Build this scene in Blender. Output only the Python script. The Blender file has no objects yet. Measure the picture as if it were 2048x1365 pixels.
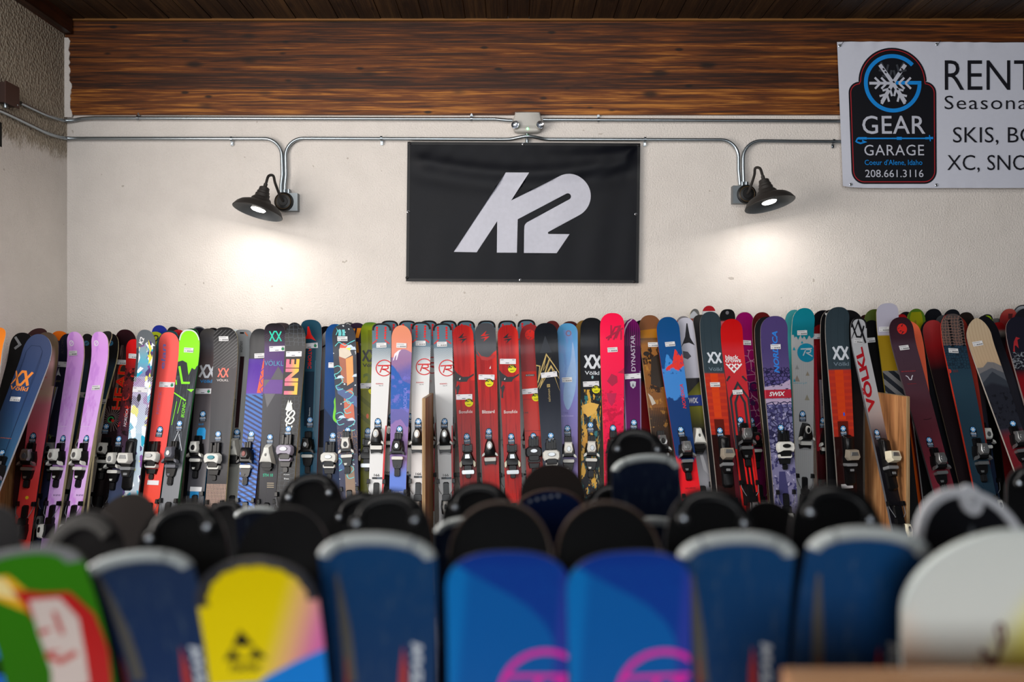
import bpy, bmesh, math, random
from mathutils import Vector, Matrix
from mathutils.geometry import tessellate_polygon, delaunay_2d_cdt
D = bpy.data
SC = bpy.context.scene
COL = SC.collection
rnd = random.Random(7)
# ---------------------------------------------------------------- camera, world, light, exposure
F = 2048 * 30.0 / 36.0            # focal length in pixels of the 2048 x 1365 frame
CZ = 1.55                         # camera height
WALL = 5.60                       # distance to the back wall
LEFT = -2.92                      # left wall
cam = D.cameras.new('camera'); cam.lens = 30; cam.sensor_width = 36
cam.dof.use_dof = True; cam.dof.focus_distance = 5.25; cam.dof.aperture_fstop = 2.6
co = D.objects.new('camera', cam); COL.objects.link(co)
co.location = (0, 0, CZ); co.rotation_euler = (math.pi / 2, 0, 0)
SC.camera = co
cam.clip_start = 0.05
SC.view_settings.view_transform = 'Standard'; SC.view_settings.look = 'None'
SC.view_settings.gamma = 1; SC.view_settings.exposure = 0.0
w = D.worlds.new('world'); SC.world = w; w.use_nodes = True
w.node_tree.nodes['Background'].inputs[0].default_value = (0.86, 0.92, 1.0, 1)
w.node_tree.nodes['Background'].inputs[1].default_value = 0.06

def area(name, loc, rot, sx, sy, power, color):
    l = D.lights.new(name, 'AREA'); l.shape = 'RECTANGLE'; l.size = sx; l.size_y = sy
    l.energy = power; l.color = color
    o = D.objects.new(name, l); COL.objects.link(o); o.location = loc; o.rotation_euler = rot
    return o
area('window_daylight', (LEFT + .06, 1.9, 1.9), (0, math.radians(-90), 0), 1.7, 3.2, 205, (1, .94, .88))
area('overhead_fill', (-.7, 2.3, 3.5), (math.radians(18), 0, 0), 4.2, .6, 78, (1, .97, .93))  # added overhead fill, unseen; set high so its reflection misses the skis
area('front_fill', (-1.2, -6.5, 2.0), (math.radians(90), 0, 0), 5.6, 3.4, 500, (.94, .97, 1))  # added fill behind the camera, brightens surfaces that face it

def P(px, py, d):
    return Vector(((px - 1024) / F * d, d, CZ + (682.5 - py) / F * d))

# ---------------------------------------------------------------- materials
def lin(h):
    h = h.lstrip('#')
    v = [int(h[i:i + 2], 16) / 255 for i in (0, 2, 4)]
    return tuple(c / 12.92 if c <= .04045 else ((c + .055) / 1.055) ** 2.4 for c in v) + (1,)

class G:
    """small node graph helper"""
    def __init__(s, name):
        s.m = D.materials.new(name); s.m.use_nodes = True
        s.t = s.m.node_tree; s.b = s.t.nodes['Principled BSDF']
    def n(s, typ, **kw):
        x = s.t.nodes.new(typ)
        for k, v in kw.items(): setattr(x, k, v)
        return x
    def put(s, sock, v):
        if isinstance(v, bpy.types.NodeSocket): s.t.links.new(v, sock)
        elif v is not None: sock.default_value = v
    def m_(s, op, a, b=None, c=None):
        x = s.n('ShaderNodeMath', operation=op)
        for i, v in enumerate((a, b, c)): s.put(x.inputs[i], v)
        return x.outputs[0]
    def mix(s, f, a, b, mode='MIX'):
        x = s.n('ShaderNodeMix', data_type='RGBA', blend_type=mode)
        s.put(x.inputs[0], f); s.put(x.inputs[6], a); s.put(x.inputs[7], b)
        return x.outputs[2]
    def xyz(s, a, b, c=0.0):
        x = s.n('ShaderNodeCombineXYZ')
        for i, v in enumerate((a, b, c)): s.put(x.inputs[i], v)
        return x.outputs[0]
    def sep(s, v):
        x = s.n('ShaderNodeSeparateXYZ'); s.put(x.inputs[0], v); return x.outputs
    def noise(s, vec, scale=1.0, detail=3.0, rough=.55, dist=0.0):
        x = s.n('ShaderNodeTexNoise'); s.put(x.inputs['Vector'], vec)
        x.inputs['Scale'].default_value = scale; x.inputs['Detail'].default_value = detail
        x.inputs['Roughness'].default_value = rough; x.inputs['Distortion'].default_value = dist
        return x.outputs['Fac']
    def ramp(s, f, stops, interp='LINEAR'):
        x = s.n('ShaderNodeValToRGB'); r = x.color_ramp; r.interpolation = interp
        while len(r.elements) < len(stops): r.elements.new(.5)
        for e, (p, c) in zip(r.elements, sorted(stops, key=lambda q: q[0])):
            e.position = min(1, max(0, p)); e.color = lin(c) if isinstance(c, str) else (c, c, c, 1)
        s.put(x.inputs[0], f); return x.outputs[0]
    def step(s, v, lo, hi):
        x = s.n('ShaderNodeMapRange', interpolation_type='SMOOTHSTEP')
        s.put(x.inputs[0], v); x.inputs[1].default_value = lo; x.inputs[2].default_value = hi
        return x.outputs[0]
    def obj(s): return s.n('ShaderNodeTexCoord').outputs['Object']
    def bump(s, h, strength, dist=.01):
        x = s.n('ShaderNodeBump'); x.inputs['Strength'].default_value = strength
        x.inputs['Distance'].default_value = dist; s.put(x.inputs['Height'], h)
        s.t.links.new(x.outputs[0], s.b.inputs['Normal'])
    def fin(s, color, rough=.5, metal=0.0, coat=0.0, spec=.3):
        s.put(s.b.inputs['Base Color'], color); s.put(s.b.inputs['Roughness'], rough)
        s.b.inputs['Metallic'].default_value = metal; s.b.inputs['Coat Weight'].default_value = coat
        s.b.inputs['Coat Roughness'].default_value = .12
        if not metal: s.b.inputs['Specular IOR Level'].default_value = spec
        return s.m

_mc = {}
def mat(hexc, rough=.4, metal=0.0, coat=0.0, grain=.06):
    """plain coloured material with a faint procedural mottle"""
    k = (hexc, rough, metal, coat)
    if k not in _mc and '|' in hexc:      # two-colour print blending across the ski
        g = G('blended_print'); a, b_ = hexc.split('|'); x = g.sep(g.obj())[0]
        _mc[k] = g.fin(g.mix(g.step(x, -.035, .03), lin(a), lin(b_)), rough)
    if k not in _mc:
        g = G('finish_' + hexc.strip('#') + ('_metal' if metal else ''))
        nz = g.noise(g.obj(), 35, 2)
        c = lin(hexc)
        dk = tuple(x * (1 - grain * 2) for x in c[:3]) + (1,)
        lt = tuple(min(1, x * (1 + grain)) for x in c[:3]) + (1,)
        _mc[k] = g.fin(g.mix(nz, dk, lt), rough, metal, coat)
    return _mc[k]
def glow(name, color, strength):
    g = G(name); g.b.inputs['Base Color'].default_value = (.8, .8, .8, 1)
    g.b.inputs['Emission Color'].default_value = lin(color); g.b.inputs['Emission Strength'].default_value = strength
    return g.m
BLACK = lambda: mat('#0b0b0d', .38)
CHROME = lambda: mat('#c8ccd2', .18, 1.0)
STEEL = lambda: mat('#9aa3aa', .32, 1.0)

# ---------------------------------------------------------------- object helpers
def link(name, mesh, parent=None, loc=None):
    o = D.objects.new(name, mesh); COL.objects.link(o)
    if parent is not None: o.parent = parent
    if loc is not None: o.location = loc
    return o
def tag(o, label, cat, group=None):
    o['label'] = label; o['category'] = cat
    if group: o['group'] = group
    return o
def struct(o): o['kind'] = 'structure'; return o
def thing(name, label, cat, loc=(0, 0, 0), group=None, mtx=None):
    o = D.objects.new(name, None); COL.objects.link(o); o.empty_display_size = .05
    o.location = loc
    if mtx is not None: o.matrix_world = mtx
    return tag(o, label, cat, group)

class B:
    """collects geometry for ONE mesh"""
    def __init__(s): s.v = []; s.f = []; s.mi = []; s.mats = []; s.sm = []; s.uv = {}
    def mid(s, m):
        if m not in s.mats: s.mats.append(m)
        return s.mats.index(m)
    def add(s, vs, fs, m, smooth=False):
        o = len(s.v); s.v += [tuple(v) for v in vs]; i = s.mid(m)
        for f in fs: s.f.append(tuple(o + k for k in f)); s.mi.append(i); s.sm.append(smooth)
        return o
    def box(s, c, d, m, rot=None):
        x, y, z = (k / 2 for k in d)
        vs = [Vector((a, b, e)) for a in (-x, x) for b in (-y, y) for e in (-z, z)]
        if rot is not None: vs = [rot @ v for v in vs]
        vs = [v + Vector(c) for v in vs]
        s.add(vs, [(0, 1, 3, 2), (4, 6, 7, 5), (0, 4, 5, 1), (2, 3, 7, 6), (0, 2, 6, 4), (1, 5, 7, 3)], m)
    def tube(s, pts, r, m, n=10, caps=True):
        pts = [Vector(p) for p in pts]; rings = []; up = None
        rs = r if isinstance(r, (list, tuple)) else [r] * len(pts)
        for i, p in enumerate(pts):
            t = (pts[min(i + 1, len(pts) - 1)] - pts[max(i - 1, 0)]).normalized()
            if up is None: up = t.orthogonal().normalized()
            up = (up - t * up.dot(t)).normalized(); sd = t.cross(up)
            rings.append([p + (up * math.cos(a) + sd * math.sin(a)) * rs[i] for a in (k * 2 * math.pi / n for k in range(n))])
        s.loft(rings, m, caps)
    def loft(s, rings, m, caps=True, smooth=True):
        n = len(rings[0]); vs = [v for r in rings for v in r]
        fs = [(i * n + k, i * n + (k + 1) % n, (i + 1) * n + (k + 1) % n, (i + 1) * n + k) for i in range(len(rings) - 1) for k in range(n)]
        o = s.add(vs, fs, m, smooth)
        if caps:
            i = s.mid(m)
            for q in (range(n), range((len(rings) - 1) * n, len(rings) * n)):
                s.f.append(tuple(o + k for k in q)); s.mi.append(i); s.sm.append(False)
    def lathe(s, prof, m, mtx, n=40, caps=False):
        s.loft([[mtx @ Vector((r * math.cos(a), r * math.sin(a), z)) for a in (k * 2 * math.pi / n for k in range(n))] for r, z in prof], m, caps)
    def poly(s, pts, fn, m):
        """flat polygon of 2D points mapped through fn"""
        tri = tessellate_polygon([[Vector((a, b, 0)) for a, b in pts]])
        s.add([fn(a, b) for a, b in pts], [tuple(t) for t in tri], m)
    def build(s, name, parent=None, loc=None, sharp=40):
        me = D.meshes.new(name); me.from_pydata(s.v, [], s.f)
        for m in s.mats: me.materials.append(m)
        me.polygons.foreach_set('material_index', s.mi); me.polygons.foreach_set('use_smooth', s.sm)
        for nm, dat in s.uv.items():
            L = me.uv_layers.new(name=nm)
            for lp in me.loops:
                if lp.vertex_index in dat: L.data[lp.index].uv = dat[lp.vertex_index]
        bm = bmesh.new(); bm.from_mesh(me); bmesh.ops.recalc_face_normals(bm, faces=[f for f in bm.faces if len(f.verts) > 3 or True])
        bm.to_mesh(me); bm.free()
        me.set_sharp_from_angle(angle=math.radians(sharp))
        return link(name, me, parent, loc)

_tc = {}
def glyphs(text, bold=0.0, shear=0.0, space=1.0):
    """built-in-font text as 2D triangles scaled to the unit box, centred on 0"""
    k = (text, bold, shear, space)
    if k not in _tc:
        c = D.curves.new('lettering', 'FONT'); c.body = text; c.offset = bold; c.shear = shear; c.resolution_u = 3; c.space_character = space
        o = D.objects.new('lettering', c); COL.objects.link(o)
        me = D.meshes.new_from_object(o)
        vs = [(v.co.x, v.co.y) for v in me.vertices]; fs = [tuple(p.vertices) for p in me.polygons]
        D.objects.remove(o); D.curves.remove(c); D.meshes.remove(me)
        x0, x1 = min(v[0] for v in vs), max(v[0] for v in vs); y0, y1 = min(v[1] for v in vs), max(v[1] for v in vs)
        _tc[k] = ([((a - x0) / (x1 - x0) - .5, .5 - (b - y0) / (y1 - y0)) for a, b in vs], fs)
    return _tc[k]
def stroke(pts, w, closed=False):
    """polyline as mitred quads: verts, faces"""
    n = len(pts); V = []; Fc = []
    for i in range(n):
        p = Vector(pts[i]); a = Vector(pts[i - 1]) if (i or closed) else None; b = Vector(pts[(i + 1) % n]) if (i < n - 1 or closed) else None
        t1 = (p - a).normalized() if a is not None else (b - p).normalized(); t2 = (b - p).normalized() if b is not None else t1
        n1 = Vector((-t1.y, t1.x)); n2 = Vector((-t2.y, t2.x)); m = (n1 + n2)
        m = m.normalized() if m.length > .05 else n1
        k = min(2.2, 1 / max(.3, m.dot(n1)))
        V += [tuple(p + m * (w / 2 * k)), tuple(p - m * (w / 2 * k))]
    for i in range(n if closed else n - 1):
        j = (i + 1) % n; Fc.append((2 * i, 2 * i + 1, 2 * j + 1, 2 * j))
    return V, Fc
def smooth(pts, k=6, closed=False):
    """Catmull-Rom through 2D/3D points"""
    pts = [Vector(p) for p in pts]; n = len(pts); out = []
    for i in range(n if closed else n - 1):
        p0, p1, p2, p3 = (pts[j % n] if closed else pts[min(max(j, 0), n - 1)] for j in (i - 1, i, i + 1, i + 2))
        for q in range(k):
            t = q / k
            out.append(.5 * ((2 * p1) + (p2 - p0) * t + (2 * p0 - 5 * p1 + 4 * p2 - p3) * t * t + (3 * p1 - p0 - 3 * p2 + p3) * t ** 3))
    if not closed: out.append(pts[-1])
    return out
def circ(r, n=20, ry=None): return [(r * math.cos(a), (ry or r) * math.sin(a)) for a in (k * 2 * math.pi / n for k in range(n))]

# ---------------------------------------------------------------- the setting
def wallmat(name, rough_side=False):
    g = G(name); o = g.obj(); x, y, z = g.sep(o)
    fine = g.noise(o, 95, 4, .6); mid = g.noise(o, 7, 3); st = g.noise(g.xyz(g.m_('MULTIPLY', x, 9.0), g.m_('MULTIPLY', y, 9.0), g.m_('MULTIPLY', z, 1.2)), 1, 3)
    c = g.mix(g.step(mid, .2, .8), lin('#d3ccc6'), lin('#d9d2cc'))
    c = g.mix(g.m_('MULTIPLY', g.step(st, .62, .8), .10), c, lin('#b9aea2'))
    speck = g.step(g.noise(o, 19, 1), .78, .8)
    c = g.mix(g.m_('MULTIPLY', speck, .5), c, lin('#8d8072'))
    h = fine
    if rough_side:     # old coarse stucco above a ragged line, smooth paint below it
        up = g.step(g.m_('ADD', z, g.m_('MULTIPLY', g.noise(o, 6, 3), .22)), 2.80, 2.90)
        coarse = g.n('ShaderNodeTexVoronoi'); g.put(coarse.inputs['Vector'], o); coarse.inputs['Scale'].default_value = 55
        c = g.mix(up, c, g.mix(g.step(coarse.outputs['Distance'], .1, .7), lin('#978b7b'), lin('#a89c8b')))
        h = g.m_('ADD', g.m_('MULTIPLY', fine, .8), g.m_('MULTIPLY', g.m_('MULTIPLY', coarse.outputs['Distance'], up), 3.0))
    g.bump(h, .8, .008)
    return g.fin(c, .75)
def quad(name, pts, m):
    b = B(); b.add(pts, [(0, 1, 2, 3)], m); return struct(b.build(name))
CEIL = CZ + (682.5 - 42) / F * WALL
XR = 4.6
quad('wall_back', [(LEFT, WALL, 0), (XR, WALL, 0), (XR, WALL, CEIL), (LEFT, WALL, CEIL)], wallmat('painted_stucco'))
def wall_left():
    b = B(); m = wallmat('old_stucco', True); y0, y1 = -7.0, WALL
    hy0, hy1, hz0, hz1 = 4.62, 4.885, 2.66, 2.80          # broken opening where the pipe comes through
    ys = [y0, hy0, hy1, y1]; zs = [0, hz0, hz1, CEIL]
    for i in range(3):
        for j in range(3):
            if i == 1 and j == 1: continue
            b.add([(LEFT, ys[i], zs[j]), (LEFT, ys[i + 1], zs[j]), (LEFT, ys[i + 1], zs[j + 1]), (LEFT, ys[i], zs[j + 1])], [(0, 1, 2, 3)], m)
    dk = mat('#1a1612', .9); e = LEFT - .12
    c = [(hy0, hz0), (hy1, hz0), (hy1, hz1), (hy0, hz1)]
    for k in range(4):
        (ya, za), (yb, zb) = c[k], c[(k + 1) % 4]
        b.add([(LEFT, ya, za), (LEFT, yb, zb), (e, yb, zb), (e, ya, za)], [(0, 1, 2, 3)], dk)
    b.add([(e, *q) for q in c], [(0, 1, 2, 3)], dk)
    struct(b.build('wall_left'))
wall_left()
def concrete():
    g = G('concrete'); o = g.obj()
    return g.fin(g.mix(g.noise(o, 3, 5), lin('#4d4a47'), lin('#6b6763')), .6)
quad('floor', [(LEFT, -7, 0), (XR, -7, 0), (XR, WALL, 0), (LEFT, WALL, 0)], concrete())
def woodmat(name, cols, along='x', plank=.09, scale=1.0, rough=.45, line=.0):
    g = G(name); o = g.obj(); x, y, z = g.sep(o)
    if along == 'x': a, c, e = x, z, y
    elif along == 'y': a, c, e = y, x, z
    else: a, c, e = z, x, y
    idx = g.m_('FLOOR', g.m_('DIVIDE', c, plank)); off = g.m_('MULTIPLY', g.m_('FRACT', g.m_('MULTIPLY', g.m_('SINE', g.m_('MULTIPLY', idx, 12.99)), 437.5)), 20.0)
    v = g.xyz(g.m_('ADD', g.m_('MULTIPLY', a, .9 * scale), off), g.m_('MULTIPLY', c, 20.0 * scale), g.m_('MULTIPLY', e, 10.0))
    n1 = g.noise(v, 1.6, 6, .62, .5); n2 = g.noise(g.xyz(g.m_('ADD', g.m_('MULTIPLY', a, 3.0), off), g.m_('MULTIPLY', c, 110.0), e), 1.0, 3, .6)
    tone = g.m_('MULTIPLY_ADD', g.m_('FRACT', g.m_('MULTIPLY', off, .37)), .18, -.11)
    t = g.m_('ADD', g.m_('ADD', g.m_('MULTIPLY', n1, .62), g.m_('MULTIPLY', n2, .42)), tone)
    c1 = g.ramp(t, list(zip((.30, .45, .58, .76), cols)))
    v2 = g.n('ShaderNodeTexVoronoi'); g.put(v2.inputs['Vector'], g.xyz(g.m_('MULTIPLY', a, 3.4), g.m_('MULTIPLY', c, 9.0), g.m_('ADD', g.m_('MULTIPLY', e, .1), 7.3))); v2.inputs['Scale'].default_value = 1.0
    c1 = g.mix(g.m_('MULTIPLY', g.m_('SUBTRACT', 1.0, g.step(v2.outputs['Distance'], .05, .13)), .9), c1, lin(cols[0]))
    vo = g.n('ShaderNodeTexVoronoi'); g.put(vo.inputs['Vector'], g.xyz(g.m_('MULTIPLY', a, 2.6), g.m_('MULTIPLY', c, 6.5), g.m_('MULTIPLY', e, .1))); vo.inputs['Scale'].default_value = 1.0
    kn = g.m_('SUBTRACT', 1.0, g.step(vo.outputs['Distance'], .06, .22))
    c1 = g.mix(g.m_('MULTIPLY', kn, .85), c1, lin(cols[0]))
    if line:
        fr = g.m_('FRACT', g.m_('DIVIDE', c, plank)); c1 = g.mix(g.m_('MULTIPLY', g.m_('LESS_THAN', fr, line), .65), c1, lin('#120905'))
    g.bump(n2, .25, .004)
    return g.fin(c1, rough)
BEAMW = woodmat('stained_beam_wood', ('#120702', '#381a07', '#67350e', '#bd7a30'), 'x', .1, 1.25, .55, .035)
def beam():
    b = B(); z0 = CZ + (682.5 - 231) / F * WALL
    b.box(((LEFT + .0 + XR) / 2, WALL - .012, (z0 + CEIL - .012) / 2), (XR - LEFT - .0, .024, CEIL - z0 - .012), BEAMW)
    o = struct(b.build('trim_1')); o['label'] = 'dark stained laminated wood beam across top of wall'
    # ragged plaster lip where the left wall meets the beam end
    b = B(); pl = wallmat('plaster_lip'); pts = []
    n = 26
    for i in range(n + 1):
        z = z0 - .02 + (CEIL - .10 - z0) * i / n
        wd = .035 + .018 * rnd.random() - .02 * (i / n)
        pts.append((LEFT, WALL - .034, z)); pts.append((LEFT + wd, WALL - .026 - .006 * rnd.random(), z))
    b.add(pts, [(2 * i, 2 * i + 1, 2 * i + 3, 2 * i + 2) for i in range(n)], pl, True)
    pts2 = [(p[0], WALL - .02, p[2]) if k % 2 else p for k, p in enumerate(pts)]
    b.add([q for i in range(n + 1) for q in (pts[2 * i + 1], (pts[2 * i + 1][0] + .002, WALL - .02, pts[2 * i + 1][2]))], [(2 * i, 2 * i + 1, 2 * i + 3, 2 * i + 2) for i in range(n)], pl)
    struct(b.build('trim_2'))
    b = B(); b.box(((LEFT + XR) / 2, WALL - .03, CEIL - .004), (XR - LEFT, .02, .012), mat('#7a5228', .5)); struct(b.build('trim_3'))
    b = B(); b.box((LEFT + .03, 3.2, CEIL - .05), (.06, 4.7, .1), woodmat('edge_board_wood', ('#160a05', '#2e1509', '#4a2410', '#6b3a1c'), 'y', .2)); struct(b.build('trim_4'))
beam()
def ceiling():
    b = B(); m = woodmat('ceiling_plank_wood', ('#150e08', '#2a1c10', '#3c2a18', '#5a4126'), 'y', .1377, .8, .55); ln = mat('#6e4c24', .6)
    x = LEFT; i = 0
    while x < XR:
        x1 = min(x + .1377, XR)
        b.box(((x + x1) / 2, -.7, CEIL + .012 + .002 * (i % 2)), (x1 - x - .006, 12.6, .024), m)
        b.box((x1 - .001, -.7, CEIL + .016), (.004, 12.6, .012), ln)
        x = x1; i += 1
    b.box(((LEFT + XR) / 2, -.7, CEIL + .035), (XR - LEFT, 12.6, .01), mat('#0c0805', .9))
    struct(b.build('ceiling'))
ceiling()
# ---------------------------------------------------------------- conduits
def px_wall(px, py, d=WALL - .028): return P(px, py, d)
def px_left(px, py, off=.02):
    d = (abs(LEFT) - off) * F / (1024 - px); return P(px, py, d)
def arc(c, r, a0, a1, n=8):
    return [(c[0] + r * math.cos(math.radians(a0 + (a1 - a0) * k / n)), c[1] + r * math.sin(math.radians(a0 + (a1 - a0) * k / n))) for k in range(n + 1)]
def strap(parent, px, py, flip=1):
    b = B(); c = px_wall(px, py); up = Vector((0, 0, 1))
    ring = [c + Vector((dx, .016 * math.cos(a) * -1 + 0, .016 * math.sin(a))) for dx in (-.007, .007) for a in (k * math.pi / 8 - math.pi / 2 for k in range(9))]
    b.add(ring, [(k, k + 1, 10 + k, 9 + k) for k in range(8)], STEEL(), True)
    b.box(c + Vector((0, .012, -.028 * flip)), (.016, .004, .026), STEEL())
    b.lathe([(0, -.004), (.006, -.004), (.006, .004), (0, .004)], CHROME(), Matrix.Translation(c + Vector((0, .007, -.03 * flip))) @ Matrix.Rotation(math.pi / 2, 4, 'X'), 8)
    return b.build('pipe_strap', parent)
def conduit(label, pts3, straps=(), r=.0112):
    b = B(); b.tube(pts3, r, mat('#a4adb3', .33, 1.0), 12)
    o = b.build('conduit'); tag(o, label, 'electrical conduit', 'steel conduits on the back wall')
    for s_ in straps: strap(o, *s_)
    return o
up = smooth([px_left(41, 206), px_left(62, 216), px_left(95, 231, .03), px_wall(121, 240, WALL - .07), px_wall(143, 241), px_wall(165, 237.5), px_wall(190, 236)], 5)
conduit('upper galvanized conduit running under the beam from the left wall box', up + [px_wall(500, 237), px_wall(990, 238.5), px_wall(1015, 241), px_wall(1025, 241)], [(276, 236, -1), (943, 238, -1)])
conduit('upper galvanized conduit running from emergency light to the white banner', [px_wall(1086, 239.5), px_wall(1200, 240), px_wall(1500, 241.5), px_wall(1760, 243)], [(1197, 240, -1)])
lo = smooth([px_left(-20, 214), px_left(10, 226), px_left(60, 250), px_left(98, 268, .03), px_wall(124, 275.5, WALL - .07), px_wall(145, 277), px_wall(175, 277)], 5)
conduit('lower conduit curving down to the left lamp from left wall', lo + [px_wall(*p) for p in arc((529, 312), 34.5, -90, 0)] + [px_wall(564.5, 350), px_wall(562, 370), px_wall(562, 385)], [(463, 278, 1)])
sad = [px_wall(x, y, WALL - .028 - .03 * k) for x, y, k in ((1000, 279, 0), (1020, 278.5, 0), (1038, 275, .6), (1055, 272.5, 1), (1072, 275, .6), (1090, 278.5, 0), (1110, 279, 0))]
conduit('long conduit joining the two wall lamps above the black banner', [px_wall(570, 385), px_wall(570, 370), px_wall(572, 350)] + [px_wall(*p) for p in arc((606, 312), 35, 180, 270)] + smooth(sad, 3) + [px_wall(*p) for p in arc((1442, 315), 35, -90, 0)] + [px_wall(1477, 340), px_wall(1479, 360), px_wall(1480, 370)], [(763, 277, 1), (1290, 279, 1)])
conduit('lower conduit from the right lamp to behind the white banner', [px_wall(1488, 370), px_wall(1487, 360), px_wall(1486, 335)] + [px_wall(*p) for p in arc((1521, 317), 35, 180, 270)] + [px_wall(1600, 283), px_wall(1760, 284)], [(1667, 283, 1)])
conduit('short conduit stub below the emergency light', [px_wall(1054, 268, WALL - .02), px_wall(1054, 300, WALL - .02)])
def jbox():
    t = thing('junction_box', 'dark brown metal junction box on the left wall', 'electrical box', px_left(8, 190, .0))
    b = B(); b.box((.022, 0, 0), (.044, .12, .115), mat('#3c2a25', .5)); b.build('box_body', t)
    b = B(); b.box((.047, 0, 0), (.006, .135, .125), mat('#4a342e', .45)); b.build('cover_plate', t)
    b = B()
    b.lathe([(0, 0), (.006, 0), (.004, .003), (0, .003)], STEEL(), Matrix.Translation((.05, .05, -.045)) @ Matrix.Rotation(math.pi / 2, 4, 'Y'), 8); b.build('screw', t)
    b = B(); b.tube([(.02, -.02, -.057), (.02, -.02, -.08)], .013, STEEL()); b.build('pipe_connector', t)
jbox()
# ---------------------------------------------------------------- wall lamps
def lamp(label, plate_px, shade_px, roll, side):
    pc = P(*plate_px, WALL - .055); sc_ = P(*shade_px, WALL - .33)
    t = thing('wall_lamp', label, 'wall lamp', (pc.x, WALL, pc.z), 'barn lamps on the back wall')
    blk = mat('#2b2826', .55); o = Vector((pc.x, WALL, pc.z))
    b = B(); b.box((side * -.03, -.028, 0), (.115, .056, .115), mat('#7d8387', .45, .9)); bx = b.build('junction_box', t)
    for dx in (-.012, .014):
        b = B(); b.tube([(dx - .008 * side, -.028, .055), (dx - .008 * side, -.028, .085)], [.016, .014], STEEL()); b.build('pipe_connector', bx)
    b = B(); M = Matrix.Translation((0, -.056, 0)) @ Matrix.Rotation(math.pi / 2, 4, 'X')
    b.lathe([(0, .024), (.028, .024), (.03, .021), (.046, .019), (.048, .016), (.06, .012), (.063, 0)], mat('#141313', .4), M, 36, False)
    b.lathe([(.0465, .0192), (.048, .0205), (.0495, .0192)], mat('#5e4a2c', .4), M, 36)
    b.build('back_plate', t)
    # shade frame: axis points up out of the shade
    R = Matrix.Rotation(math.radians(roll), 4, 'Y') @ Matrix.Rotation(math.radians(-10), 4, 'X')
    S = Matrix.Translation(sc_ - o) @ R
    prof = [(.152, .0), (.1545, .001), (.155, .004), (.150, .012), (.138, .032), (.118, .050), (.092, .062), (.066, .070), (.063, .074), (.060, .086), (.052, .095), (.046, .098), (.045, .103), (.044, .118), (.040, .121), (.0385, .127), (.0385, .136), (.034, .139), (.033, .145), (.032, .152), (.031, .162), (.024, .167), (.012, .168), (.0, .168)]
    b = B(); b.lathe(prof, blk, S, 48); b.lathe([(.152, 0), (.147, .012), (.135, .031), (.115, .048), (.09, .06), (.05, .068), (.045, .09), (0, .095)], mat('#46494c', .42), S, 48)
    sh = b.build('shade', t)
    b = B(); b.lathe([(.0445, .019), (.043, .032), (.030, .06), (.02, .088)], mat('#c8c8c4', .4), S, 32); bb = b.build('bulb', t)
    b = B(); b.lathe([(0, .010), (.025, .011), (.040, .014), (.0445, .019)], glow('lit_bulb', '#fff6ea', 30), S, 32); b.build('bulb_lens', bb)
    top = S @ Vector((0, 0, .165)); top2 = S @ Vector((0, 0, .20))
    b = B(); b.tube([S @ Vector((0, 0, .166)), S @ Vector((0, 0, .19))], .012, blk, 14); b.build('socket_collar', sh)
    mid = (top2 + Vector((0, -.08, 0))) * .5
    path = smooth([top, top2, top2 + Vector((-side * .006, .03, .045)), top2 + Vector((-side * .022, .075, .055)), Vector((top2.x * .55, -.17, .10)), Vector((top2.x * .2, -.11, .025)), Vector((0, -.085, .004)), Vector((0, -.07, 0))], 6)
    b = B(); b.tube(path, .0085, blk, 12); b.build('gooseneck_arm', t)
    l = D.lights.new('lamp_light', 'AREA'); l.shape = 'DISK'; l.size = .13; l.energy = 4.6; l.color = (1, .95, .88)
    lo_ = D.objects.new('lamp_light', l); COL.objects.link(lo_); lo_.matrix_world = Matrix.Translation(o) @ S @ Matrix.Translation((0, 0, .004))
lamp('left black barn wall lamp with lit bulb above the ski row', (568, 404), (515, 425), 13, -1)
lamp('right black barn wall lamp with lit bulb beside the white banner', (1493, 389), (1540, 410), -11, 1)
# ---------------------------------------------------------------- emergency light
def emergency():
    c = P(1055, 246, WALL - .03)
    t = thing('emergency_light', 'white two headed emergency light above the black banner', 'emergency light', (c.x, WALL - .002, c.z))
    wh = mat('#b3b1ac', .45); k = WALL / F
    out = [(-20, -20), (20, -20), (25, -17), (29, 2), (27, 14), (20, 20), (-20, 20), (-27, 14), (-29, 2), (-25, -17)]
    b = B()
    b.loft([[Vector((x * k * s, -y0, -y * k * s)) for x, y in smooth(out, 2, True)] for s, y0 in ((1, 0), (1, .045), (.97, .055), (.88, .062))], wh, True, True)
    b.box((0, -.06, -.035), (.105, .008, .018), mat('#a09e99', .5))
    body = b.build('housing', t)
    for sx in (-1, 1):
        M = Matrix.Translation((sx * 23.5 * k, -.07, -8 * k)) @ Matrix.Rotation(math.radians(90), 4, 'X') @ Matrix.Rotation(math.radians(sx * 14), 4, 'Y')
        b = B(); b.lathe([(.0, -.03), (.018, -.03), (.026, -.01), (.027, .012), (.025, .016)], wh, M, 28); h = b.build('lamp_head', t)
        b = B(); b.lathe([(.025, .013), (.018, .006), (.008, .002), (0, .002)], CHROME(), M, 24); b.lathe([(0, .01), (.007, .01), (.006, .016), (0, .018)], mat('#dfe6ee', .1), M, 14)
        b.build('lens', h)
    b = B(); b.lathe([(0, 0), (.0075, 0), (.006, .004), (0, .006)], glow('green_indicator', '#35ff5a', 6), Matrix.Translation((0, -.062, -14 * k)) @ Matrix.Rotation(math.pi / 2, 4, 'X'), 14); b.build('indicator', t)
emergency()
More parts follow.
